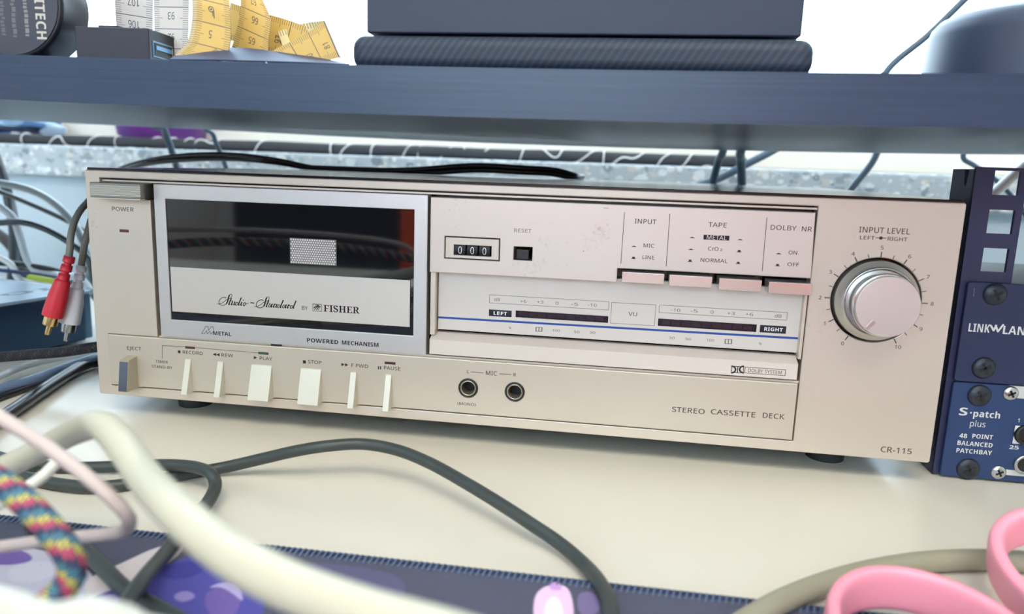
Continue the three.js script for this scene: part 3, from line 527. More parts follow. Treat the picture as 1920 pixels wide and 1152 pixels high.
{
  const [cv, x] = canvasOf(512, 512); x.fillStyle = 'rgb(32,45,64)'; x.fillRect(0, 0, 512, 512); x.lineWidth = 3;
  for (let i = -32; i < 64; i++) { x.strokeStyle = i % 2 ? 'rgb(46,62,78)' : 'rgb(24,32,50)'; x.beginPath(); x.moveTo(i * 16, 512); x.lineTo(i * 16 + 340, 0); x.lineWidth = 5; x.stroke(); }
  const a = onZ(656, 122, 0.062), b = onZ(1527, 138, 0.062), t = onZ(1000, 66, 0.062), yb = shelfTop(0.265) + 0.0004, g = boxG(a.x, b.x, 0, t.y - yb, -0.12, 0, 0.0052);
  planarUV(g, a.x, 0, a.x + 0.05, 0.05); const m = mat('#ffffff', 0.6), tx = texOf(cv); tx.wrapS = tx.wrapT = THREE.RepeatWrapping; m.map = tx;
  const o = mesh('fabric_case', g, m); o.position.set(0, yb, 0.062); tag(o, 'flat dark case with ribbed fabric cover and rounded edges on the shelf', 'case');
  const c = onZ(687, 40, 0.056), d = onZ(1506, 40, 0.056);
  const bxo = thing('storage_box', 'smooth dark navy box lying on the ribbed case', 'box', [0, t.y + 0.0001, 0.056]);
  const nv = mat(rgb(30, 43, 64), 0.5);
  mesh('body', boxG(c.x, d.x, 0.0012, 0.034, -0.105, 0, 0.0008), nv, bxo); mesh('lid', boxG(c.x - 0.001, d.x + 0.001, 0.0345, 0.055, -0.106, 0.001, 0.0015), nv, bxo);
}
{
  const a = onZ(1736, 138, 0.0), r = 0.044, yb = shelfTop(a.x), top = onZ(1920, 17, 0.0).y - yb;
  const s = thing('round_speaker', 'dark rounded speaker drum at the right of the shelf', 'speaker', [a.x + r, yb, 0.0]);
  mesh('shell', new THREE.LatheGeometry([[0.001, 0.0005], [r - 0.001, 0.0005], [r, 0.002], [r - 0.0012, top * 0.66], [r - 0.0024, top * 0.78], [r - 0.0052, top * 0.87], [r - 0.011, top * 0.935], [r - 0.022, top * 0.98], [0.001, top]].map(([q, w]) => new THREE.Vector2(q, w)), 80), mat(rgb(52, 62, 84), 0.42), s);
  mesh('base_ring', new THREE.CylinderGeometry(r - 0.002, r - 0.002, 0.001, 64).translate(0, 0.0005, 0), M.black, s);
}
{
  const a = onZ(150, 60, -0.03), s = thing('plastic_box', 'pale blue translucent plastic box behind the black charger', 'box', [a.x - 0.012, shelfTop(a.x) + 0.0004, -0.06]);
  const m = mat(rgb(176, 206, 232), 0.25, 0, { transmission: 0.35, thickness: 0 });
  mesh('body', boxG(0, 0.036, 0, 0.022, -0.03, 0, 0.003), m, s); mesh('lid', boxG(-0.001, 0.037, 0.022, 0.026, -0.031, 0.001, 0.0015), m, s); s.rotation.y = -0.3;
}

// ---------------------------------------------------------------- rack at the right of the deck
const RKX = 0.4487, RKZ = -0.016;
{
  const r = thing('rack_rail', 'black steel rack rail with square holes beside the cassette deck', 'rack rail', [RKX, 0, RKZ]);
  const steel = mat(rgb(52, 54, 88), 0.42, 0.3), top = 0.1532, s = new THREE.Shape();
  const hs = [], cx = 0.0138; for (let y = 0.1462; y > 0.01; y -= 0.0181) hs.push(y);
  s.moveTo(0, 0.001); s.lineTo(0.0225, 0.001); s.lineTo(0.0225, top); s.lineTo(0, top); s.closePath();
  for (const y of hs) { const q = new THREE.Path(), k = 0.0056; q.moveTo(cx - k, y - k); q.lineTo(cx - k, y + k); q.lineTo(cx + k, y + k); q.lineTo(cx + k, y - k); q.closePath(); s.holes.push(q); }
  mesh('front_flange', new THREE.ExtrudeGeometry(s, { depth: 0.002, bevelEnabled: false }).translate(0, 0, -0.002), steel, r);
  const f = new THREE.Shape(); f.moveTo(0.001, 0.001); f.lineTo(0.026, 0.001); f.lineTo(0.026, top - 0.001); f.lineTo(0.0125, top - 0.001); f.lineTo(0.0112, top - 0.008); f.lineTo(0.0092, top - 0.0095); f.lineTo(0.0075, top - 0.001); f.lineTo(0.001, top - 0.001); f.closePath();
  mesh('side_flange', new THREE.ExtrudeGeometry(f, { depth: 0.002, bevelEnabled: false }).rotateY(Math.PI / 2), steel, r);
}
function phillips(parent, x, y, z, r, m, name) {
  const h = mesh(name, new THREE.LatheGeometry([[0.0001, 0.35], [0.5, 0.32], [0.85, 0.18], [1, 0], [1, -0.2]].map(([a, b]) => new THREE.Vector2(a * r, b * r)), 36).rotateX(Math.PI / 2).translate(x, y, z), m, parent);
  const c = merge([boxG(-r * 0.52, r * 0.52, -r * 0.13, r * 0.13, 0, r * 0.06), boxG(-r * 0.13, r * 0.13, -r * 0.52, r * 0.52, 0, r * 0.06)]).rotateZ(0.5).translate(x, y, z + r * 0.3);
  mesh('cross_slot', c, M.dark, h);
}
const screwBlack = mat(rgb(50, 54, 66), 0.4, 0.4);
function rackUnit(name, label, y0, y1, z, draw, base) {
  const x0 = 0.4512, ppm = 14, u = thing(name, label, 'rack unit', [0, 0, 0]);
  const pr = new Print(x0 / mm, x0 / mm + 60, y0 / mm - Y0 / mm, y1 / mm - Y0 / mm, ppm, z / mm, base); draw(pr);
  const s = new THREE.Shape(), X = (x0 + 0.44), q = 0.002; s.moveTo(x0 + q, y0); s.lineTo(X, y0); s.lineTo(X, y1); s.lineTo(x0 + q, y1); s.quadraticCurveTo(x0, y1, x0, y1 - q); s.lineTo(x0, y0 + q); s.quadraticCurveTo(x0, y0, x0 + q, y0);
  const g = new THREE.ExtrudeGeometry(s, { depth: 0.0018, bevelEnabled: true, bevelSize: 0.0003, bevelThickness: 0.0003, bevelOffset: -0.0003, bevelSegments: 1 }).translate(0, 0, z - 0.0021);
  const m = mat('#ffffff', 0.5, 0.15), t = texOf(pr.c); m.map = t; planarUV(g, x0, y0, x0 + 0.06, y1);
  mesh('front_panel', g, m, u); mesh('case', boxG(x0 + 0.022, X - 0.022, y0 + 0.0015, y1 - 0.0015, -0.13, z - 0.0022, 0.001), M.black, u); return u;
}
{
  const z = -0.0135, u = rackUnit('network_panel', 'dark rack panel with slanted white LINKWLAN lettering', 0.0503, 0.0994, z, (p) => {
    const c = 'rgb(222,222,216)'; p.text('LINK', 1815, 1856, 612, 618.6, 4.0, { weight: 'bold', color: c });
    p.curve([[1858, 611], ['l', 1863, 620], ['l', 1868, 611]], 0.9, c); p.curve([[1867, 611], ['l', 1871, 622], ['l', 1881, 609.5]], 0.9, c);
    p.text('LAN', 1879, 1924, 617, 623, 4.0, { weight: 'bold', color: c }); p.line([[1827, 541], [1825.5, 556]], 0.35, 'rgba(140,140,160,0.7)');
  }, [40, 48, 82]);
  for (const [a, b] of [[1863, 552], [1843, 690]]) { const q = onZ(a, b, z); phillips(u, 0.4636, q.y, z + 0.0002, 0.0054, screwBlack, 'rack_screw'); }
}
{
  const z = -0.0135, u = rackUnit('patch_bay', 'navy patch bay panel lettered S-patch plus standing on the desk', 0.0012, 0.0497, z, (p) => {
    const c = 'rgb(214,212,204)';
    p.text('S', 1797, 1816, 771.5, 772.5, 3.9, { weight: 'bold', color: c }); p.dot(1820.5, 774.5, 0.45, c); p.text('patch', 1824, 1877, 774.4, 778.6, 3.3, { weight: 'bold', color: c, up: 6 }); p.text('plus', 1818, 1849, 792.5, 795, 3.1, { color: c, up: 8 });
    p.text('48', 1799, 1814, 816.8, 818, 2.3, { weight: 'bold', color: c }); p.text('POINT', 1822, 1862, 818.4, 820.4, 2.3, { weight: 'bold', color: c }); p.text('BALANCED', 1794, 1862, 831, 835, 2.3, { weight: 'bold', color: c }); p.text('PATCHBAY', 1792, 1860, 845, 849.5, 2.3, { weight: 'bold', color: c });
    p.text('1', 1908, 1913, 788.5, 789, 2.0, { weight: 'bold', color: c }); p.text('25', 1892, 1911, 838.6, 840, 1.9, { weight: 'bold', color: c });
    p.frame(1895, 724, 1990, 753, 0, 'rgb(206,206,202)', true); p.frame(1878, 880, 1990, 900, 0, 'rgb(206,206,202)', true);
  }, [40, 62, 104]);
  for (const [a, b] of [[1837, 742], [1812, 880]]) { const q = onZ(a, b, z); phillips(u, 0.4636, Math.max(q.y, 0.0058), z + 0.0002, 0.0055, screwBlack, 'rack_screw'); }
  for (const [a, b] of [[1895, 738], [1872, 886]]) { const q = onZ(a, b, z); phillips(u, q.x, q.y, z + 0.0002, 0.0036, M.nickel, 'panel_screw'); }
  const w = onZ(1903, 798, z), w2 = onZ(1903, 832, z); mesh('jack_plate', boxG(w.x, w.x + 0.012, w2.y, w.y, z, z + 0.0006, 0.0003), mat(rgb(216, 214, 208), 0.5), u);
  for (const [a, b] of [[1921, 815], [1919, 870]]) {
    const q = onZ(a, b, z), L = (pts) => new THREE.LatheGeometry(pts.map(([r, h]) => new THREE.Vector2(r * mm, h * mm)), 36).rotateX(Math.PI / 2).translate(q.x, q.y, z);
    const j = mesh('jack_socket', L([[3.2, 0], [3.2, 1.6], [3.8, 2.2], [4.6, 2.2], [5.0, 1.6], [5.0, 0]]), b > 850 ? M.nickel : M.black, u); mesh('socket_hole', new THREE.CylinderGeometry(0.0033, 0.0033, 0.0008, 28).rotateX(Math.PI / 2).translate(q.x, q.y, z + 0.0006), M.dark, j);
  }
}

// ---------------------------------------------------------------- left of the deck: interface box, plugs and cables
{
  const g = thing('audio_interface', 'dark blue brushed aluminium box with lettering on a top coloured pale as glare, left of the deck', 'audio interface', [-0.119, 0, -0.1515]);
  g.rotation.y = -0.238;
  mesh('body', boxG(-0.17, -0.0006, 0.002, 0.0385, 0.006, 0.20, 0.0015), mat(rgb(66, 84, 108), 0.32, 0.75, { anisotropy: 0.5 }), g);
  const [c, x] = canvasOf(1024, 1024); x.fillStyle = 'rgb(186,206,222)'; x.fillRect(0, 0, 1024, 1024); x.fillStyle = 'rgb(72,98,124)'; x.save(); x.translate(820, 250); x.rotate(Math.PI / 2); x.font = 'bold 96px sans-serif'; x.scale(2.4, 1); x.fillText('IOI', -80, 0); x.restore();  // pale fill puts the whitish glare on the top into its colour
  const tg = boxG(-0.17, 0, 0.0385, 0.041, 0.0, 0.20, 0.001), p = tg.attributes.position, uv = new Float32Array(p.count * 2); for (let i = 0; i < p.count; i++) { uv[2 * i] = (p.getX(i) + 0.17) / 0.17; uv[2 * i + 1] = 1 - p.getZ(i) / 0.17; } tg.setAttribute('uv', new THREE.BufferAttribute(uv, 2));
  const tm = mat('#ffffff', 0.25, 0.2); tm.map = texOf(c); mesh('top_plate', tg, tm, g);
  mesh('end_panel', boxG(-0.169, -0.001, 0.003, 0.0384, 0.0, 0.0062, 0.001), mat(rgb(96, 128, 152), 0.35, 0.6), g);
  for (const [a, b] of [[-0.02, 0.02], [-0.15, 0.02], [-0.02, 0.18], [-0.15, 0.18]]) mesh('foot', new THREE.CylinderGeometry(0.006, 0.006, 0.003, 20).translate(a, 0.0015, b), M.rubber, g);
}
{
  const g = thing('phono_cable', 'grey twin cable with red and white phono plugs hanging beside the deck', 'cable');
  const grey = mat(rgb(128, 126, 118), 0.5);
  const plug = (nm, top, tip, m, metal, cab) => {
    const a = top.clone(), d = tip.clone().sub(top), L = d.length(); d.normalize();
    const q = new THREE.Quaternion().setFromUnitVectors(V(0, -1, 0), d), put = (geo) => geo.applyQuaternion(q).translate(a.x, a.y, a.z);
    const lathe = (pts) => put(new THREE.LatheGeometry(pts.map(([r, h]) => new THREE.Vector2(r * mm, -h * L)), 32));
    const body = mesh(nm, lathe([[5.4, 0.76], [5.6, 0.72], [5.2, 0.5], [4.2, 0.33], [4.0, 0.3], [2.6, 0.29], [0.1, 0.29]]), m, g);
    for (const [h0, h1] of [[0.0, 0.075], [0.11, 0.185], [0.22, 0.30]]) mesh('strain_relief', lathe([[0.1, h1], [3.0, h1], [3.1, h1 - 0.01], [2.9, h0], [0.1, h0]]), m, body);
    mesh('relief_core', lathe([[2.0, 0.3], [2.0, 0.0]]), m, body);
    mesh('shield', lathe([[3.6, 0.74], [3.9, 0.745], [3.9, 0.87], [3.5, 0.875], [3.4, 0.76]]), metal, body);
    mesh('pin', lathe([[1.5, 0.75], [1.5, 0.98], [1.0, 1.0], [0.1, 1.0]]), metal, body);
    mesh('lead', tubeG([a.clone().addScaledVector(d, 0.004), ...cab], 0.0019, 60, 12), grey, g);
  };
  plug('red_plug', onZ(131, 481, -0.012), onZ(88, 628, -0.006), mat(rgb(206, 44, 60), 0.42), M.gold, [onZ(131, 470, -0.012), onZ(133, 440, -0.014), onZ(143, 408, -0.02), onZ(160, 384, -0.03), onZ(185, 372, -0.045), V(0.002, 0.06, -0.1), V(-0.004, 0.02, -0.22)]);
  plug('white_plug', onZ(153, 498, -0.022), onZ(123, 640, -0.016), mat(rgb(228, 228, 238), 0.42), M.nickel, [onZ(154, 488, -0.022), onZ(158, 462, -0.022), onZ(166, 430, -0.026), onZ(180, 405, -0.038), V(0.002, 0.05, -0.09), V(-0.006, 0.015, -0.21)]);
}
const cGrey = mat(rgb(150, 158, 160), 0.35), cDark = mat(rgb(54, 60, 66), 0.35), cBlack = mat(rgb(34, 34, 38), 0.4), cLight = mat(rgb(196, 202, 206), 0.4), cNavy = mat(rgb(40, 50, 92), 0.4);
cable('grey_cable', 'grey round cable arching down behind the phono plugs', [onZ(-60, 340, -0.24), onZ(0, 344, -0.24), onZ(60, 358, -0.24), onZ(110, 388, -0.23), onZ(145, 430, -0.22), onZ(165, 478, -0.21), onZ(182, 560, -0.2), V(-0.03, 0.004, -0.24)], 0.0034, cGrey);
cable('slim_cable', 'slim dark cable running just under the grey arching cable', [onZ(-60, 340, -0.26), onZ(0, 360, -0.26), onZ(60, 384, -0.26), onZ(125, 414, -0.26), onZ(165, 440, -0.25), onZ(190, 480, -0.25), V(-0.05, 0.004, -0.3)], 0.0023, cDark);
cable('flat_lead', 'two-tone dark cable sagging from the left towards the white plug', [onZ(-60, 420, -0.185), onZ(0, 418, -0.185), onZ(40, 417, -0.185), onZ(80, 428, -0.185), onZ(125, 452, -0.185), onZ(165, 485, -0.18), onZ(185, 540, -0.18), V(-0.035, 0.003, -0.17)], 0.0026, cDark);
cable('wavy_cable', 'pale grey wavy cable dropping onto the audio interface', [onZ(-30, 365, -0.2), onZ(0, 388, -0.2), onZ(25, 410, -0.2), onZ(38, 445, -0.2), onZ(52, 488, -0.2), onZ(68, 508, -0.2), onZ(110, 517, -0.195), onZ(150, 522, -0.175), onZ(168, 545, -0.16)], 0.0032, cLight);
cable('black_strap', 'thick black cable hanging down left of the wavy cable', [onZ(-14, 280, -0.3), onZ(4, 330, -0.3), onZ(18, 380, -0.3), onZ(26, 430, -0.29), onZ(27, 485, -0.28), onZ(30, 540, -0.27), V(-0.26, 0.005, -0.3)], 0.0048, cDark);
cable('black_loop_cable', 'short black cable loop behind the thick hanging cable', [onZ(-60, 400, -0.33), onZ(-20, 428, -0.33), onZ(8, 448, -0.33), onZ(30, 475, -0.33), onZ(45, 510, -0.33), V(-0.25, 0.006, -0.38)], 0.0055, cBlack);
cable('braided_lead', 'black and white braided lead lying behind the audio interface', [onZ(-60, 488, -0.2), onZ(0, 493, -0.2), onZ(60, 499, -0.2), onZ(110, 510, -0.2), onZ(150, 530, -0.2)], 0.0026, cBlack);
cable('navy_lead', 'thin navy lead behind the audio interface below the braided lead', [onZ(-60, 500, -0.19), onZ(0, 507, -0.19), onZ(60, 514, -0.19), onZ(110, 522, -0.19), onZ(150, 536, -0.19)], 0.0017, cNavy);
cable('white_lead', 'thin white lead curling over the audio interface next to the navy lead', [onZ(-40, 480, -0.195), onZ(0, 484, -0.195), onZ(22, 498, -0.195), onZ(32, 520, -0.19), onZ(50, 536, -0.185)], 0.0026, M.white);
// braid print: bands of coloured threads that spiral round the cable
function braidTexture(cols, bg, turns = 1) {
  const [c, x] = canvasOf(256, 256); x.fillStyle = bg; x.fillRect(0, 0, 256, 256);
  for (let j = -8; j < 24; j++) for (let i = 0; i < 16; i++) {
    const col = cols[(i + j + 64) % cols.length]; x.fillStyle = col; x.save(); x.translate(j * 16 + (i % 2) * 8, i * 16); x.transform(1, 0.5, 0, 1, 0, 0); x.fillRect(1, 1, 14, 13); x.restore();
  }
  const t = texOf(c); t.wrapS = t.wrapT = THREE.RepeatWrapping; return t;
}
function braided(name, label, pts, r, tex, len) {
  const c = new THREE.CatmullRomCurve3(pts, false, 'centripetal'), g = new THREE.TubeGeometry(c, 200, r, 18), uv = g.attributes.uv, k = c.getLength() / len;
  for (let i = 0; i < uv.count; i++) uv.setX(i, uv.getX(i) * k);
  const m = mat('#ffffff', 0.7); m.map = tex; return tag(mesh(name, g, m), label, 'cable');
}
braided('braided_cable', 'dark braided cable with multicoloured flecks below the audio interface', [V(-0.172, 0.0118, 0.085), V(-0.142, 0.014, 0.02), onZ(-80, 676, -0.02), onZ(0, 670, -0.035), onZ(60, 665, -0.035), onZ(120, 660, -0.035), onZ(180, 651, -0.035), V(-0.013, 0.024, -0.08), V(-0.012, 0.0045, -0.16)], 0.0033, braidTexture(['rgb(30,30,40)', 'rgb(34,34,44)', 'rgb(60,38,48)', 'rgb(28,34,46)', 'rgb(70,74,60)', 'rgb(30,30,40)', 'rgb(40,56,66)', 'rgb(36,30,44)'], 'rgb(24,24,30)'), 0.02);
cable('light_grey_cable', 'light grey cable under the dark braided cable', [onY(-60, 735, 0.006), onY(0, 706, 0.006), onY(50, 686, 0.007), onY(110, 672, 0.008), onY(175, 662, 0.01), onY(220, 652, 0.008), V(0.01, 0.005, -0.12)], 0.0022, cLight);
cable('blue_grey_cable', 'thick blue-grey cable on the desk left of the deck', [onY(-60, 748, 0.005), onY(0, 731, 0.005), onY(60, 714, 0.005), onY(120, 692, 0.006), onY(180, 671, 0.007), onY(215, 658, 0.006), V(0.02, 0.005, -0.11)], 0.0036, mat(rgb(112, 134, 164), 0.35));
cable('thin_braided_lead', 'thin black woven lead between the blue-grey and the thick black cable', [onY(-60, 768, 0.0025), onY(0, 745, 0.0025), onY(60, 724, 0.0025), onY(120, 702, 0.003), onY(180, 684, 0.003), V(0.02, 0.003, -0.09)], 0.0020, cBlack);
cable('black_mains_cable', 'thick black mains cable running under the left corner of the deck', [onY(-70, 830, 0.004), onY(0, 786, 0.004), onY(28, 768, 0.004), onY(80, 732, 0.0045), onY(130, 700, 0.0045), onY(158, 684, 0.005), onY(185, 678, 0.0045), V(0.018, 0.0045, -0.05), V(0.05, 0.0045, -0.15)], 0.0039, mat(rgb(40, 38, 38), 0.3));
tag(mesh('yellow_tie', tubeG([onZ(56, 520, -0.185), onZ(80, 524, -0.185), onZ(100, 528, -0.185), onZ(112, 534, -0.185)], 0.0024, 24, 10), mat(rgb(190, 206, 70), 0.5)), 'lime green cable tie strip behind the phono plugs', 'cable tie');

// ---------------------------------------------------------------- on top of and behind the deck
{
  const c = thing('power_cord', 'flat black twin power cord lying across the top of the deck', 'cable');
  const pts = [[190, 338, -0.25], [245, 312, -0.22], [320, 298, -0.2], [430, 294, -0.19], [520, 303, -0.19], [600, 318, -0.19], [700, 322, -0.18], [780, 322, -0.18], [890, 315, -0.18], [980, 319, -0.18], [1040, 323, -0.19], [1078, 333, -0.2], [1092, 338, -0.23]].map(([u, v, z]) => onZ(u, v, z));
  const cv = new THREE.CatmullRomCurve3(pts, false, 'centripetal'), N = 160, A = [], B = [];
  for (let i = 0; i <= N; i++) { const p = cv.getPointAt(i / N), a = 1.25 + 0.9 * Math.sin(i / N * 9); A.push(p.clone().add(V(0, Math.sin(a) * 0.0017, Math.cos(a) * 0.0017))); B.push(p.clone().add(V(0, -Math.sin(a) * 0.0017, -Math.cos(a) * 0.0017))); }
  for (const q of [...A, ...B]) if (q.y < 0.1401 && q.x > -0.004) q.y = 0.1401;
  mesh('conductor', tubeG(A, 0.0020, 200, 12), cBlack, c); mesh('conductor', tubeG(B, 0.0020, 200, 12), cBlack, c);
}
const hang = mat(rgb(66, 88, 106), 0.35);
const over = (u, v, z) => { const p = onZ(u, v, z); return [V(p.x, 0.172, -0.266), V(p.x, shelfTop(p.x) + 0.003, -0.263), V(p.x, shelfTop(p.x) + 0.005, -0.24), V(p.x + 0.004, shelfTop(p.x) + 0.0038, -0.21)]; };
cable('hanging_lead', 'slate cable hanging behind the deck left of its thinner neighbour', [onZ(345, 400, -0.3), onZ(330, 310, -0.3), onZ(313, 258, -0.29), onZ(306, 240, -0.28), ...over(306, 240, -0.28)], 0.0031, hang);
cable('hanging_wire', 'thin slate wire hanging behind the deck over the black cord', [onZ(440, 400, -0.3), onZ(424, 316, -0.3), onZ(405, 268, -0.29), onZ(398, 250, -0.28), ...over(398, 250, -0.28)], 0.0022, hang);
cable('rear_lead', 'slate lead slanting down behind the deck beside the braided loop', [onZ(1318, 440, -0.3), onZ(1334, 352, -0.3), onZ(1348, 300, -0.29), onZ(1354, 288, -0.28), ...over(1354, 288, -0.28)], 0.0032, hang);
cable('rear_cable', 'thicker slate cable hanging straight down behind the deck', [onZ(1394, 440, -0.3), onZ(1391, 352, -0.3), onZ(1389, 300, -0.29), onZ(1388, 288, -0.28), ...over(1388, 288, -0.28)], 0.0037, hang);
braided('braided_loop', 'ribbed grey-blue braided cable behind the deck near the hanging cables', [onZ(1240, 375, -0.33), onZ(1300, 352, -0.33), onZ(1350, 334, -0.33), onZ(1400, 308, -0.33), onZ(1450, 282, -0.34), onZ(1500, 250, -0.36)], 0.0034, braidTexture(['rgb(70,92,112)', 'rgb(96,122,142)'], 'rgb(50,70,90)'), 0.012);
cable('slanting_lead', 'slate lead slanting up behind the deck and past the round speaker', [onZ(1540, 440, -0.31), onZ(1592, 360, -0.31), onZ(1640, 296, -0.31), onZ(1652, 250, -0.31), onZ(1640, 190, -0.31), onZ(1664, 132, -0.31), onZ(1740, 66, -0.31), onZ(1812, -4, -0.31), onZ(1900, -90, -0.31)], 0.0028, hang);
cable('crossing_wire', 'thin slate wire crossing behind the top of the rack rail', [onZ(1830, 250, -0.3), onZ(1806, 295, -0.3), onZ(1826, 310, -0.3), onZ(1870, 340, -0.3), onZ(1900, 372, -0.3), onZ(1925, 405, -0.3), onZ(1960, 480, -0.3)], 0.002, hang);
cable('white_tube', 'white tube seen through the topmost square hole of the rack rail', [onZ(1780, 430, -0.26), onZ(1866, 360, -0.26), onZ(1905, 325, -0.26), onZ(1990, 250, -0.26)], 0.004, M.white);

// ---------------------------------------------------------------- window sill
{
  const r = thing('fabric_roll', 'long black fabric roll wound with white thread on the terrazzo sill', 'fabric roll', [0, SILL_T, -0.5]);
  const pts = []; for (let x = -0.85; x <= 0.42; x += 0.09) pts.push(V(x, 0.0072 + 0.0006 * Math.sin(x * 31), 0.002 * Math.sin(x * 17)));
  mesh('roll', tubeG(pts, 0.0066, 160, 16), mat(rgb(48, 50, 56), 0.7), r);
  const wob = []; for (let i = 0; i <= 900; i++) { const x = -0.84 + 1.25 * i / 900, a = i * 0.2 + 4.2 * Math.sin(i * 0.031) + 2.1 * Math.sin(i * 0.087 + 1) + 1.2 * Math.sin(i * 0.19); wob.push(V(x + 0.004 * Math.sin(a * 0.5), 0.0074 + 0.0071 * Math.sin(a), 0.0071 * Math.cos(a))); }
  mesh('thread', new THREE.TubeGeometry(new THREE.CatmullRomCurve3(wob), 1800, 0.0008, 5), M.white, r);
}
{
  const p = onZ(300, 250, -0.56), r = thing('flower_pot', 'purple flower pot on the window sill', 'flower pot', [p.x, SILL_T, -0.565]);
  const o = (pts) => new THREE.LatheGeometry(pts.map(([a, b]) => new THREE.Vector2(a, b)), 56);
  mesh('pot', o([[0.001, 0.0005], [0.05, 0.0005], [0.062, 0.07], [0.0655, 0.071], [0.0655, 0.086], [0.06, 0.086], [0.058, 0.07], [0.001, 0.066]]), mat(rgb(112, 52, 138), 0.45), r);
  mesh('soil', new THREE.CylinderGeometry(0.0575, 0.0575, 0.006, 40).translate(0, 0.075, 0), mat(rgb(60, 46, 38), 0.95), r);
}
{
  const p = onZ(38, 244, -0.53), [cv, x] = canvasOf(256, 256); x.fillStyle = 'rgb(96,136,186)'; x.fillRect(0, 0, 256, 256);
  for (let i = 0; i < 70; i++) { x.fillStyle = ['rgb(24,34,60)', 'rgb(168,204,232)', 'rgb(60,96,150)', 'rgb(208,226,240)'][i % 4]; x.beginPath(); x.ellipse(rnd() * 256, rnd() * 256, 8 + rnd() * 22, 5 + rnd() * 12, rnd() * 3, 0, 7); x.fill(); }
  const g = new THREE.SphereGeometry(1, 64, 40), q = g.attributes.position;
  for (let i = 0; i < q.count; i++) { const a = q.getX(i), b = q.getY(i), c = q.getZ(i), k = 1 + 0.12 * Math.sin(7 * a + 4 * b) + 0.1 * Math.sin(9 * b - 6 * c) + 0.06 * Math.sin(15 * a + 11 * c); q.setXYZ(i, a * k * 0.07, Math.max(-0.018, b * k * 0.024), c * k * 0.045); }
  g.computeVertexNormals(); const m = mat('#ffffff', 0.85); m.map = texOf(cv); const o = mesh('camouflage_cloth', g, m); o.position.set(p.x - 0.035, SILL_T + 0.0183, -0.545); tag(o, 'crumpled blue camouflage cloth on the window sill', 'cloth');
}

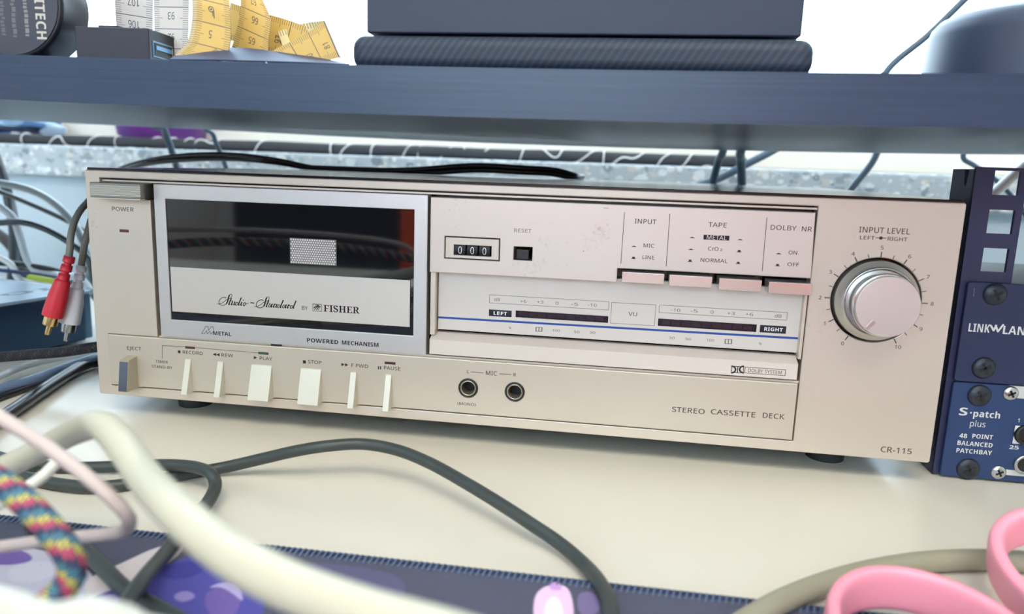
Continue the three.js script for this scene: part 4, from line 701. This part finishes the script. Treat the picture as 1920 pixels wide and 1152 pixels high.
// ---------------------------------------------------------------- desk mat
{
  const x0 = -0.3, x1 = 0.62, z0 = 0.1262, z1 = 0.48, ppm = 2200, [c, x] = canvasOf(2024, Math.round((z1 - z0) * 2200));
  x.fillStyle = 'rgb(82,84,104)'; x.fillRect(0, 0, c.width, c.height);
  const at = (u, v) => { const p = onY(u, v, 0.003); return [(p.x - x0) * ppm, (p.z - z0) * ppm]; };
  const blob = (col, pts) => { const q = pts.map(([u, v]) => at(u, v)); x.beginPath(); x.moveTo((q[0][0] + q[q.length - 1][0]) / 2, (q[0][1] + q[q.length - 1][1]) / 2); for (let i = 0; i < q.length; i++) { const n = q[(i + 1) % q.length]; x.quadraticCurveTo(q[i][0], q[i][1], (q[i][0] + n[0]) / 2, (q[i][1] + n[1]) / 2); } x.fillStyle = col; x.fill(); };
  blob('rgb(198,196,214)', [[-160, 1000], [0, 1020], [130, 1040], [190, 1090], [150, 1170], [0, 1180], [-200, 1170]]);
  blob('rgb(120,96,168)', [[-60, 1010], [40, 1030], [70, 1050], [20, 1062], [-60, 1056]]);
  blob('rgb(208,206,222)', [[20, 1060], [90, 1050], [120, 1070], [60, 1098], [10, 1090]]);
  blob('rgb(216,204,206)', [[150, 1090], [230, 1056], [300, 1022], [350, 1020], [330, 1050], [240, 1100], [170, 1130]]);
  blob('rgb(84,82,166)', [[240, 1100], [330, 1050], [400, 1030], [470, 1070], [500, 1120], [490, 1170], [300, 1190], [150, 1170], [160, 1120]]);
  blob('rgb(66,66,152)', [[300, 1066], [350, 1050], [390, 1060], [370, 1082], [310, 1090]]);
  blob('rgb(154,140,202)', [[320, 1118], [350, 1105], [372, 1120], [340, 1132]]);
  blob('rgb(118,98,172)', [[380, 1110], [430, 1092], [456, 1120], [440, 1160], [390, 1160]]);
  blob('rgb(186,174,222)', [[385, 1104], [420, 1090], [452, 1104], [458, 1132], [440, 1116], [415, 1100]]);
  blob('rgb(150,136,204)', [[150, 1140], [210, 1110], [250, 1120], [220, 1150]]);
  blob('rgb(92,90,124)', [[560, 1050], [700, 1066], [770, 1090], [740, 1150], [600, 1150], [540, 1100]]);
  blob('rgb(240,200,236)', [[1000, 1120], [1016, 1102], [1036, 1096], [1062, 1098], [1074, 1120], [1078, 1175], [1000, 1175]]);
  blob('rgb(255,240,252)', [[1022, 1130], [1038, 1116], [1054, 1130], [1058, 1175], [1020, 1175]]);
  blob('rgb(206,160,220)', [[1030, 1092], [1050, 1092], [1056, 1108], [1030, 1108]]);
  blob('rgb(120,108,150)', [[1080, 1110], [1118, 1110], [1130, 1150], [1085, 1160]]);
  for (let i = 0; i < 9000; i++) { x.fillStyle = `rgba(${rnd() < 0.5 ? '0,0,20' : '220,220,240'},0.05)`; x.fillRect(rnd() * c.width, rnd() * c.height, 2, 2); }
  const g = thing('desk_mat', 'large printed cloth desk mat with purple artwork and stitched navy edge', 'desk mat');
  const sg = boxG(x0, x1, 0.0004, 0.003, z0 + 0.001, z1, 0.0008), p = sg.attributes.position, uv = new Float32Array(p.count * 2); for (let i = 0; i < p.count; i++) { uv[2 * i] = (p.getX(i) - x0) / (x1 - x0); uv[2 * i + 1] = 1 - (p.getZ(i) - z0) / (z1 - z0); } sg.setAttribute('uv', new THREE.BufferAttribute(uv, 2));
  const m = mat('#ffffff', 0.85); m.map = texOf(c); mesh('cloth', sg, m, g);
  mesh('bound_edge', tubeG([V(x0, 0.0019, z0), V(0, 0.0019, z0), V(x1, 0.0019, z0)], 0.0018, 200, 10), mat(rgb(44, 52, 82), 0.85), g);
  const st = []; for (let xx = x0 + 0.002; xx < x1; xx += 0.0022) st.push(tubeG([V(xx, 0.0032, z0 + 0.0034), V(xx + 0.0007, 0.0042, z0 + 0.0008), V(xx + 0.0012, 0.0024, z0 - 0.0016)], 0.00034, 5, 5));
  const sm = mesh('stitching', merge(st), mat(rgb(98, 120, 150), 0.9), g); sm.userData.kind = 'stuff';
}

// ---------------------------------------------------------------- cables in the foreground
const cream = mat(rgb(190, 185, 164), 0.42), darkGreen = mat(rgb(58, 66, 66), 0.42);
cable('cream_cable', 'thick cream cable arching close in front over the desk mat', [V(-0.3, 0.0105, 0.17), V(-0.14, 0.011, 0.115), atD(-200, 948, 0.262), atD(-40, 898, 0.266), atD(60, 852, 0.260), atD(140, 810, 0.238), atD(192, 799, 0.215), atD(226, 830, 0.203), atD(267, 889, 0.188), atD(322, 951, 0.160), atD(400, 1018, 0.146), atD(465, 1060, 0.138), atD(560, 1106, 0.132), atD(690, 1152, 0.127), atD(860, 1200, 0.123), atD(1050, 1270, 0.12), V(0.40, 0.05, 0.33), V(0.46, 0.0115, 0.42), V(0.5, 0.0095, 0.465)], 0.0042, cream, { seg: 220, rad: 22 });
cable('pinkish_cable', 'thin pinkish white cable with a tight bend in front of the cream cable', [V(-0.26, 0.0058, 0.24), V(-0.1, 0.085, 0.14), atD(-80, 730, 0.2), atD(0, 783, 0.2), atD(70, 826, 0.2), atD(150, 884, 0.198), atD(205, 930, 0.196), atD(240, 968, 0.198), atD(238, 992, 0.205), atD(200, 1002, 0.215), atD(120, 1010, 0.225), atD(0, 1026, 0.23), atD(-120, 1045, 0.235), V(-0.1, 0.02, 0.19), V(-0.25, 0.0052, 0.22)], 0.0019, mat(rgb(196, 180, 174), 0.45), { seg: 200 });
braided('rainbow_cable', 'rainbow braided cable curving down at the front left of the desk', [V(-0.25, 0.004, 0.06), V(-0.05, 0.08, 0.14), atD(-90, 850, 0.19), atD(-10, 898, 0.19), atD(50, 945, 0.187), atD(100, 1000, 0.184), atD(132, 1048, 0.182), atD(134, 1085, 0.182), atD(105, 1120, 0.18), atD(50, 1158, 0.178), atD(-40, 1215, 0.176), V(0.05, 0.03, 0.30), V(0.0, 0.0068, 0.40)], 0.0034, braidTexture(['rgb(70,132,150)', 'rgb(60,120,140)', 'rgb(206,196,96)', 'rgb(196,186,84)', 'rgb(206,72,106)', 'rgb(190,60,96)', 'rgb(56,52,80)', 'rgb(50,70,100)'], 'rgb(48,60,84)'), 0.016);
cable('black_desk_cable', 'dark green-black cable rising in an arch and crossing the desk to the mat', [V(-0.3, 0.003, 0.115), V(-0.2, 0.003, 0.085), onY(-120, 846, 0.003), onY(0, 880, 0.003), onY(90, 905, 0.003), onY(180, 914, 0.003), onY(262, 905, 0.003), onY(345, 890, 0.003), onY(420, 877, 0.0045), onY(490, 861, 0.009), onY(560, 845, 0.0145), onY(620, 836, 0.017), onY(680, 833, 0.0175), onY(740, 843, 0.017), onY(800, 866, 0.0155), onY(880, 910, 0.013), onY(950, 953, 0.0105), onY(1000, 986, 0.008), onY(1050, 1020, 0.0055), onY(1100, 1064, 0.004), onY(1126, 1096, 0.0055), onY(1142, 1130, 0.006), onY(1150, 1190, 0.006)], 0.0027, darkGreen, { seg: 240 });
cable('looped_cable', 'dark green-black cable bending back in a loop under the cream cable', [V(-0.3, 0.003, 0.095), V(-0.2, 0.003, 0.065), onY(-80, 826, 0.003), onY(0, 858, 0.003), onY(60, 872, 0.003), onY(150, 877, 0.003), onY(270, 873, 0.005), onY(330, 873, 0.0088), onY(372, 878, 0.0102), onY(398, 891, 0.0102), onY(404, 910, 0.0075), onY(390, 942, 0.005), onY(364, 968, 0.0066), onY(310, 1038, 0.0062), onY(262, 1096, 0.0125), onY(228, 1150, 0.0135), onY(205, 1200, 0.0125)], 0.0027, darkGreen, { seg: 220 });
cable('mat_cable', 'dark green-black cable lying on the printed mat behind the rainbow cable', [onY(60, 985, 0.006), onY(140, 1020, 0.006), onY(190, 1062, 0.006), onY(240, 1110, 0.006), onY(320, 1155, 0.006), onY(420, 1215, 0.006)], 0.0027, darkGreen);
cable('short_white_lead', 'short stiff white lead poking up beside the rainbow cable', [V(-0.1, 0.014, 0.085), atD(-60, 965, 0.23), atD(0, 946, 0.232), atD(45, 918, 0.235), atD(80, 894, 0.238), atD(106, 868, 0.24)], 0.0018, mat(rgb(232, 230, 216), 0.4));
cable('white_front_cable', 'thick white cable lying closest at the front left of the mat', [V(-0.12, 0.0085, 0.3), V(0.0, 0.03, 0.26), atD(-120, 1140, 0.135), atD(-20, 1142, 0.135), atD(40, 1160, 0.134), atD(90, 1178, 0.133), atD(150, 1164, 0.133), atD(200, 1166, 0.133), atD(250, 1196, 0.133), atD(330, 1215, 0.133), atD(430, 1280, 0.133), V(0.22, 0.025, 0.36), V(0.24, 0.0075, 0.46)], 0.0042, mat(rgb(190, 188, 176), 0.42), { rad: 20 });
cable('grey_data_cable', 'grey data cable lying on the desk behind the pink scissors', [V(0.3, 0.0085, 0.22), onY(1360, 1200, 0.0085), onY(1430, 1148, 0.0082), onY(1500, 1113, 0.0058), onY(1600, 1079, 0.0045), onY(1720, 1056, 0.0045), onY(1840, 1050, 0.0045), onY(1960, 1058, 0.0045), onY(2080, 1080, 0.0045), V(0.62, 0.0045, 0.1)], 0.0040, mat(rgb(156, 154, 134), 0.45), { seg: 160, rad: 18 });

// ---------------------------------------------------------------- pink scissors
{
  const s = thing('scissors', 'scissors with two pink finger loops lying on the desk', 'scissors');
  const pinkTop = mat(rgb(246, 158, 178), 0.42), ring = (c, a, b, turn, tilt, roll, w, h) => {
    const n = 96, sec = [], k = 20; for (let j = 0; j < k; j++) { const t = j / k * Math.PI * 2, cx = Math.cos(t), sy = Math.sin(t); sec.push([Math.sign(cx) * Math.abs(cx) ** 0.6 * w, Math.sign(sy) * Math.abs(sy) ** 0.6 * h]); }
    const pos = [], idx = []; for (let i = 0; i < n; i++) { const t = i / n * Math.PI * 2; for (const [p, q] of sec) pos.push((a + p) * Math.cos(t), q, (b + p) * Math.sin(t)); }
    for (let i = 0; i < n; i++) for (let j = 0; j < k; j++) { const A = i * k + j, B = i * k + (j + 1) % k, C = ((i + 1) % n) * k + j, D = ((i + 1) % n) * k + (j + 1) % k; idx.push(A, B, C, B, D, C); }
    const g = new THREE.BufferGeometry(); g.setAttribute('position', new THREE.Float32BufferAttribute(pos, 3)); g.setAttribute('uv', new THREE.Float32BufferAttribute(new Float32Array(pos.length / 3 * 2), 2)); g.setIndex(idx); g.computeVertexNormals();
    g.rotateY(turn); g.rotateX(tilt); g.rotateZ(roll); g.translate(c.x, c.y, c.z); return g;
  };
  const c1 = V(0.3835, 0.0112, 0.1578), c2 = V(0.4475, 0.0160, 0.117);
  mesh('finger_loop', ring(c1, 0.0272, 0.0305, 0.15, 0.1, 0, 0.0024, 0.0078), pinkTop, s);
  mesh('finger_loop', ring(c2, 0.022, 0.030, 0.5, 0.35, 0.25, 0.0028, 0.0085), pinkTop, s);
  mesh('shank', merge([tubeG([V(0.396, 0.0125, 0.162), V(0.43, 0.0125, 0.166), V(0.48, 0.0125, 0.168)], 0.0055, 30, 12), tubeG([V(0.462, 0.017, 0.138), V(0.475, 0.0155, 0.156), V(0.49, 0.013, 0.166)], 0.0055, 30, 12)]), pinkTop, s);
  for (const k of [-1, 1]) { const b = new THREE.Shape(); b.moveTo(0, -0.006); b.lineTo(0.10, -0.001); b.lineTo(0.10, 0.0005); b.lineTo(0, 0.006); b.closePath(); mesh('blade', new THREE.ExtrudeGeometry(b, { depth: 0.0012, bevelEnabled: false }).rotateX(Math.PI / 2).rotateY(k * 0.06).translate(0.48, 0.0125 + k * 0.0008, 0.168), M.nickel, s); }
  mesh('pivot', new THREE.CylinderGeometry(0.0035, 0.0035, 0.006, 20).translate(0.495, 0.0123, 0.168), M.nickel, s);
}

renderer.render(scene, camera);
